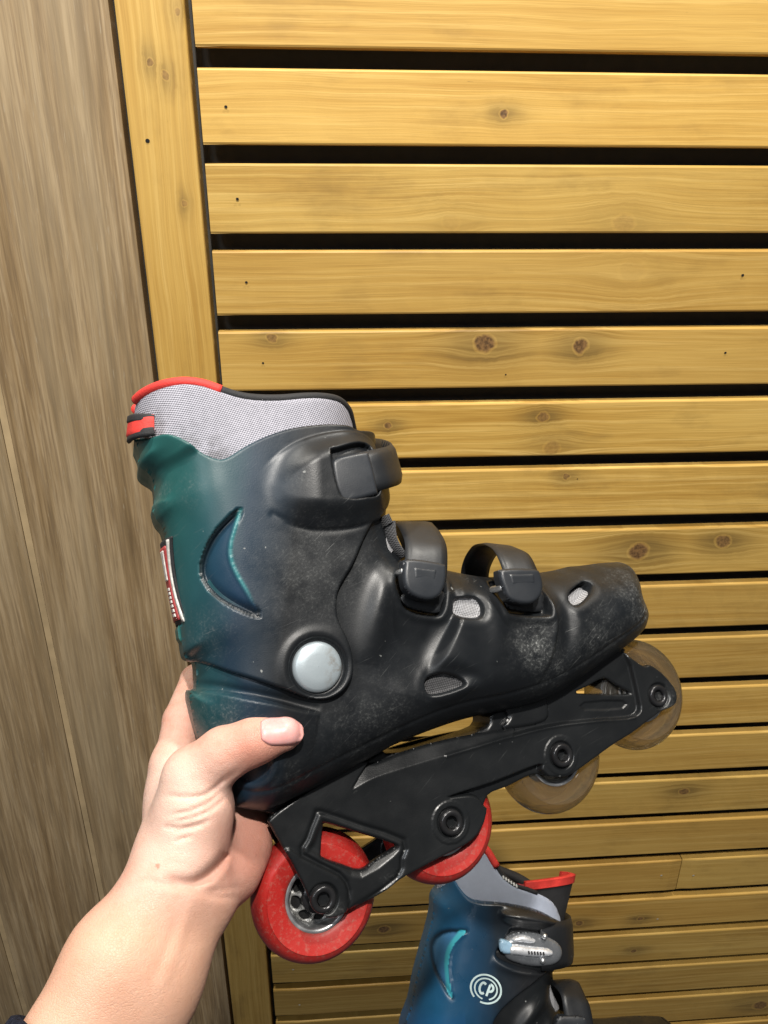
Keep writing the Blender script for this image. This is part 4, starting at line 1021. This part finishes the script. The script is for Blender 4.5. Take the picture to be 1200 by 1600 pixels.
def cuff2(a, b, d):
    base = B2(a, b); h = base+.003*sm(base, 0, .012)
    s_ = sdist(moon2, a, b); dO = dist(mO2, a, b, False); dI = dist(mI2, a, b, False); f = dI/(dO+dI+1e-6)
    h -= np.where(s_ > 0, (.0003+.0025*f**1.3)*sm(s_, 0, .0014), 0); h += .0012*np.exp(-.5*(dI/.0014)**2)*(s_ > -.002); h -= .0022*np.exp(-.5*(dO/.0012)**2)*(s_ > -.003)
    s_ = sdist(pad, a, b); h += .008*sm(s_, -.0005, .010)
    s_ = sdist(rec, a, b); h -= .007*sm(s_, -.0005, .004)
    h += ridge(lw, a, b, .004, .003)
    e = np.clip(d/.0024, 0, 1); h -= .0042*(1-np.sqrt(1-(1-e)**2))*sm(base, .002, .022)
    return np.maximum(h, .0002)
a2 = P2.L([(660, 1480), (860, 1480)], .05)[:, 0]
def cuff2c(a, b, d):
    x = (a-a2[0])/(a2[1]-a2[0])*200+660
    c = lerp3(x, ((.011, .085, .19), (.014, .110, .235), (.011, .060, .13), (.012, .020, .030), (.014, .015, .017)), (620, 680, 735, 775, 812))
    low_ = sm(-b, -P2.L([(700, 1575)], .05)[0][1], -P2.L([(700, 1610)], .05)[0][1])[:, None]*.3
    c = c*(1-low_)+np.array([.02, .12, .35, 1])*low_*(x < 720)[:, None]+c*low_*(x >= 720)[:, None]
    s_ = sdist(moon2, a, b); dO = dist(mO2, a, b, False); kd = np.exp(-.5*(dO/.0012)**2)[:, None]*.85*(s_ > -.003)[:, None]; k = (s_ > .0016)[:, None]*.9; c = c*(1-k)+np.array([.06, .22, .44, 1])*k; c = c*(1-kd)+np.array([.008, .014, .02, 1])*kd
    dI = dist(mI2, a, b, False); T = ((s_ > 0)*sm(-dI, -.0034, -.0020))[:, None]
    return c*(1-T)+np.array([.07, .50, .62, 1])*T
cuffo = relief('cuff', cf2, cuff2, plastic('blue_painted_cuff', (.01, .05, .1), .33, .02, paint=True, coat=.1), s2, res=.0009, colf=cuff2c)
# round CP logo: two rings and letters lying on the cuff
lc = P2.L([(759, 1545)], .052)[0]; ex = P2.L([(783, 1553)], .052)[0]-lc; L1 = np.linalg.norm(ex); ex /= L1; ey = np.array([-ex[1], ex[0]])
def on_cuff(p, lift=.0006):
    p = np.array(p); z = cuff2(p[:, 0], p[:, 1], np.ones(len(p))); return np.column_stack([p, z+lift])
def arc(r0, r1, t0, t1, nm='logo'):
    V = []; Fc = []; n = 60
    for i in range(n+1):
        a = t0+(t1-t0)*i/n
        for r in (r0, r1): V.append(lc+ex*math.cos(a)*r+ey*math.sin(a)*r*.80)
    Fc = [(2*i, 2*i+1, 2*i+3, 2*i+2) for i in range(n)]
    return on_cuff(V), Fc
lv, lf = [], []
for args in ((L1*.90, L1*1.02, math.radians(-100), math.radians(232)), (L1*.66, L1*.76, math.radians(-62), math.radians(265))):
    v, f = arc(*args); n0_ = len(lv); lv += v.tolist(); lf += [tuple(i+n0_ for i in q) for q in f]
def stroke(pts, wd):
    P_ = np.array(pts, float)
    for i in range(len(P_)):
        t_ = P_[min(i+1, len(P_)-1)]-P_[max(i-1, 0)]; t_ /= np.linalg.norm(t_); nn = np.array([-t_[1], t_[0]])*wd
        for s_ in (-1, 1):
            q = P_[i]+nn*s_; lv.append(on_cuff([lc+(ex*q[0]+ey*q[1])*L1], .0008)[0].tolist())
    b0_ = len(lv)-2*len(P_)
    for i in range(len(P_)-1): lf.append((b0_+2*i, b0_+2*i+1, b0_+2*i+3, b0_+2*i+2))
def arcp(cx, cy, rx, ry, t0, t1, n=12): return [(cx+rx*math.cos(math.radians(t0+(t1-t0)*i/n)), cy+ry*math.sin(math.radians(t0+(t1-t0)*i/n))) for i in range(n+1)]
stroke(arcp(-.20, 0, .20, .30, 50, 310), .07)
stroke([(.12, -.36), (.16, .0), (.20, .30)], .07)
stroke(arcp(.24, .12, .20, .19, 100, -100), .07)
mesh('logo', lv, lf, simple('logo_white', (.62, .78, .78), .45), cuffo)
# liner
l2 = [(712, 1338), (735, 1310), (757, 1326), (772, 1349), (785, 1368), (803, 1382), (822, 1389), (847, 1399), (864, 1411), (871, 1426), (871, 1438)]
w2 = [.016, .030, .036, .039, .040, .040, .039, .037, .032, .024, .016]
lt2 = P2.L(l2, w2)
lo2 = cr(np.concatenate([lt2, P2.L([(872, 1470), (780, 1480), (700, 1470), (688, 1400), (700, 1365)], .02)]), 5, True)
aL2, aR2 = P2.L([(684, 1380)], 0)[0][0], P2.L([(878, 1440)], 0.0)[0][0]
def lin2(a, b, d):
    u = np.clip((a-aL2)/(aR2-aL2)*2-1, -1, 1); return np.maximum(.0445*(1-np.abs(u)**2.8)**.5-.002*(1-np.sqrt(1-(1-np.clip(d/.004, 0, 1))**2)), .0003)
rb2 = cr(lt2, 5, False)
relief('liner', lo2, lin2, fabric('liner_blue_mesh', (.52, .58, .70), (.36, .40, .52), .5), s2, res=.0012, cap=lambda x, y: ~(dist(rb2, x, y, False) < .0014))
# black lining inside the collar
lo2b = rb2.mean(0)+(lo2-rb2.mean(0))*.985
relief('lining', lo2b-np.array([0, .0012]), lambda a, b, d: np.maximum(lin2(a, b, d)-.0025, .0002), M_BIND, s2, res=.0014, cap=lambda x, y: ~(dist(rb2, x, y, False) < .0042))
h2 = lin2(rb2[:, 0], rb2[:, 1], rb2[:, 0]*0)
tube('red_piping', np.column_stack([rb2, h2])[:17], .0036, M_RED, s2, 10)
tube('black_piping', np.column_stack([rb2, h2])[16:34], .0022, M_BIND, s2, 10)
tube('black_piping', np.column_stack([rb2, -h2])[:44], .0050, M_BIND, s2, 10)
# woven label on the collar
def Q3(px, py, w): q = P2.L([(px, py)], w)[0]; return (q[0], q[1], w)
lb = ribbon('collar_label', [Q3(776, 1367, .0418), Q3(786, 1379, .0425), Q3(800, 1386, .0428), Q3(819, 1390, .0425)], (.25, .97, 0), .0040, .0016, simple('label_maroon', (.20, .012, .02), .6), s2)
for k in range(6):
    x = 786+k*4.1; y = 1370.5+k*2.75
    ribbon('label_letter', [Q3(x, y-2.2, .0445), Q3(x+1.2, y+2.6, .0445)], (.97, -.2, 0), .0008, .0006, M_WHITE, lb)
# tongue
tn = [Q3(868, 1490, .0), Q3(876, 1441, .0), Q3(884, 1405, .0), Q3(893, 1368, .0)]
def tongue(nm, pts, hw, thk, mat):
    V = []; n = len(pts)
    P_ = cr(np.array(pts), 5, False); Fc = []
    m = 12
    for p in P_:
        for j in range(m+1):
            u = -.35+1.35*j/m; V.append((p[0]-.055*u*u, p[1]+.001*u, p[2]+u*hw))
    for i in range(len(P_)-1):
        for j in range(m): q = i*(m+1)+j; Fc.append((q, q+1, q+m+2, q+m+1))
    o = mesh(nm, V, Fc, mat, s2); so_ = o.modifiers.new('thick', 'SOLIDIFY'); so_.thickness = thk; so_.offset = 0
    return o
tongue('tongue', tn, .034, .004, M_BIND)
tongue('red_tongue_edge', [Q3(892, 1376, .0), Q3(893, 1370, .0), Q3(894, 1364, .0)], .035, .0055, M_RED)
ribbon('tongue_front', [Q3(852, 1505, .028), Q3(851, 1530, .028), Q3(856, 1555, .028), Q3(868, 1580, .026)], (1, .1, -.35), .0052, .003, M_MESHD, s2)
# ratchet strap round the front and its silver buckle
ribbon('ankle_strap', [Q3(845, 1480, .050), Q3(866, 1478, .046), Q3(884, 1474, .034), Q3(893, 1468, .012), Q3(886, 1460, -.012), Q3(870, 1452, -.034)], (.05, 1, 0), .0185, .0035, M_STRAP, s2)
M_SILV = simple('satin_silver', (.78, .80, .84), .30, metal=.45, nscale=200, var=.1)
M_CLEARB = simple('grey_buckle', (.16, .17, .185), .25, metal=.3)
def pod(nm, poly, w, thk, mat, dome=.004, rd=.008, par=None):
    q = E2(poly, w, 5, True)
    return relief(nm, q, lambda a, b, d: w+dome*np.sqrt(1-(1-np.clip(d/rd, 0, 1))**2)-.0, mat, par or s2, res=.0009, far=w-thk)
bk2 = pod('buckle', [(786, 1470), (800, 1460), (822, 1456), (850, 1462), (872, 1474), (878, 1490), (868, 1505), (840, 1510), (810, 1505), (790, 1495)], .050, .006, M_CLEARB, .005)
pod('lever', [(794, 1478), (806, 1475), (830, 1478), (855, 1481), (864, 1488), (858, 1494), (835, 1495), (805, 1492), (795, 1489)], .0545, .004, M_SILV, .0045, .005, bk2)
pod('lever_tip', [(783, 1468), (797, 1472), (801, 1480), (798, 1490), (784, 1488), (780, 1478)], .0555, .003, simple('pale_blue_plastic', (.30, .47, .62), .3), .002, .003, bk2)
pod('lever_shine', [(804, 1464), (818, 1461), (836, 1468), (832, 1474), (812, 1472), (800, 1470)], .0545, .003, M_SILV, .003, .003, bk2)
for k in range(6):
    x = 826+k*4.6; y = 1488.5+k*.3
    ribbon('lever_letter', [Q3(x, y-2.5, .0592), Q3(x+1.0, y+2.5, .0592)], (.97, 0, 0), .0007, .0006, M_BIND, bk2)
for x, y in ((851, 1463), (848, 1501)): lathe('buckle_pin', [(.0001, .058), (.002, .0575), (.0025, .056), (.0025, .05)], Q3(x, y, .056)[:2], M_METAL, bk2, 16)
# instep strap
ribbon('instep_strap', [Q3(905, 1640, .047), Q3(905, 1600, .046), Q3(897, 1560, .040), Q3(884, 1538, .024), Q3(874, 1534, .004), Q3(868, 1545, -.02), Q3(868, 1590, -.04)], [(1, -.45, 0)]*3+[(1, 0, 0)]*4, .0125, .0035, M_STRAP, s2)
pod('instep_buckle', [(870, 1592), (885, 1588), (915, 1592), (918, 1620), (905, 1640), (880, 1640), (868, 1620)], .050, .006, M_BUCK, .002)
# frame and wheels, below the edge of the picture
f2 = cr(P2.L([(640, 1800), (700, 1790), (1040, 1780), (1075, 1830), (1040, 1850), (960, 1835), (860, 1850), (760, 1840), (690, 1860), (650, 1850)], .018), 3, True)
for s_ in (1, -1):
    r_ = relief('frame_rail', f2, lambda a, b, d: np.full(a.shape, .0185)-.001*(1-np.clip(d/.001, 0, 1)), M_FRAME, s2, res=.002, far=.0145)
    r_.scale = (1, 1, s_)
for i in range(4): wheel(P2.L([(678+i*120, 1850-i*4)], 0)[0], s2, M_URED, core=None)
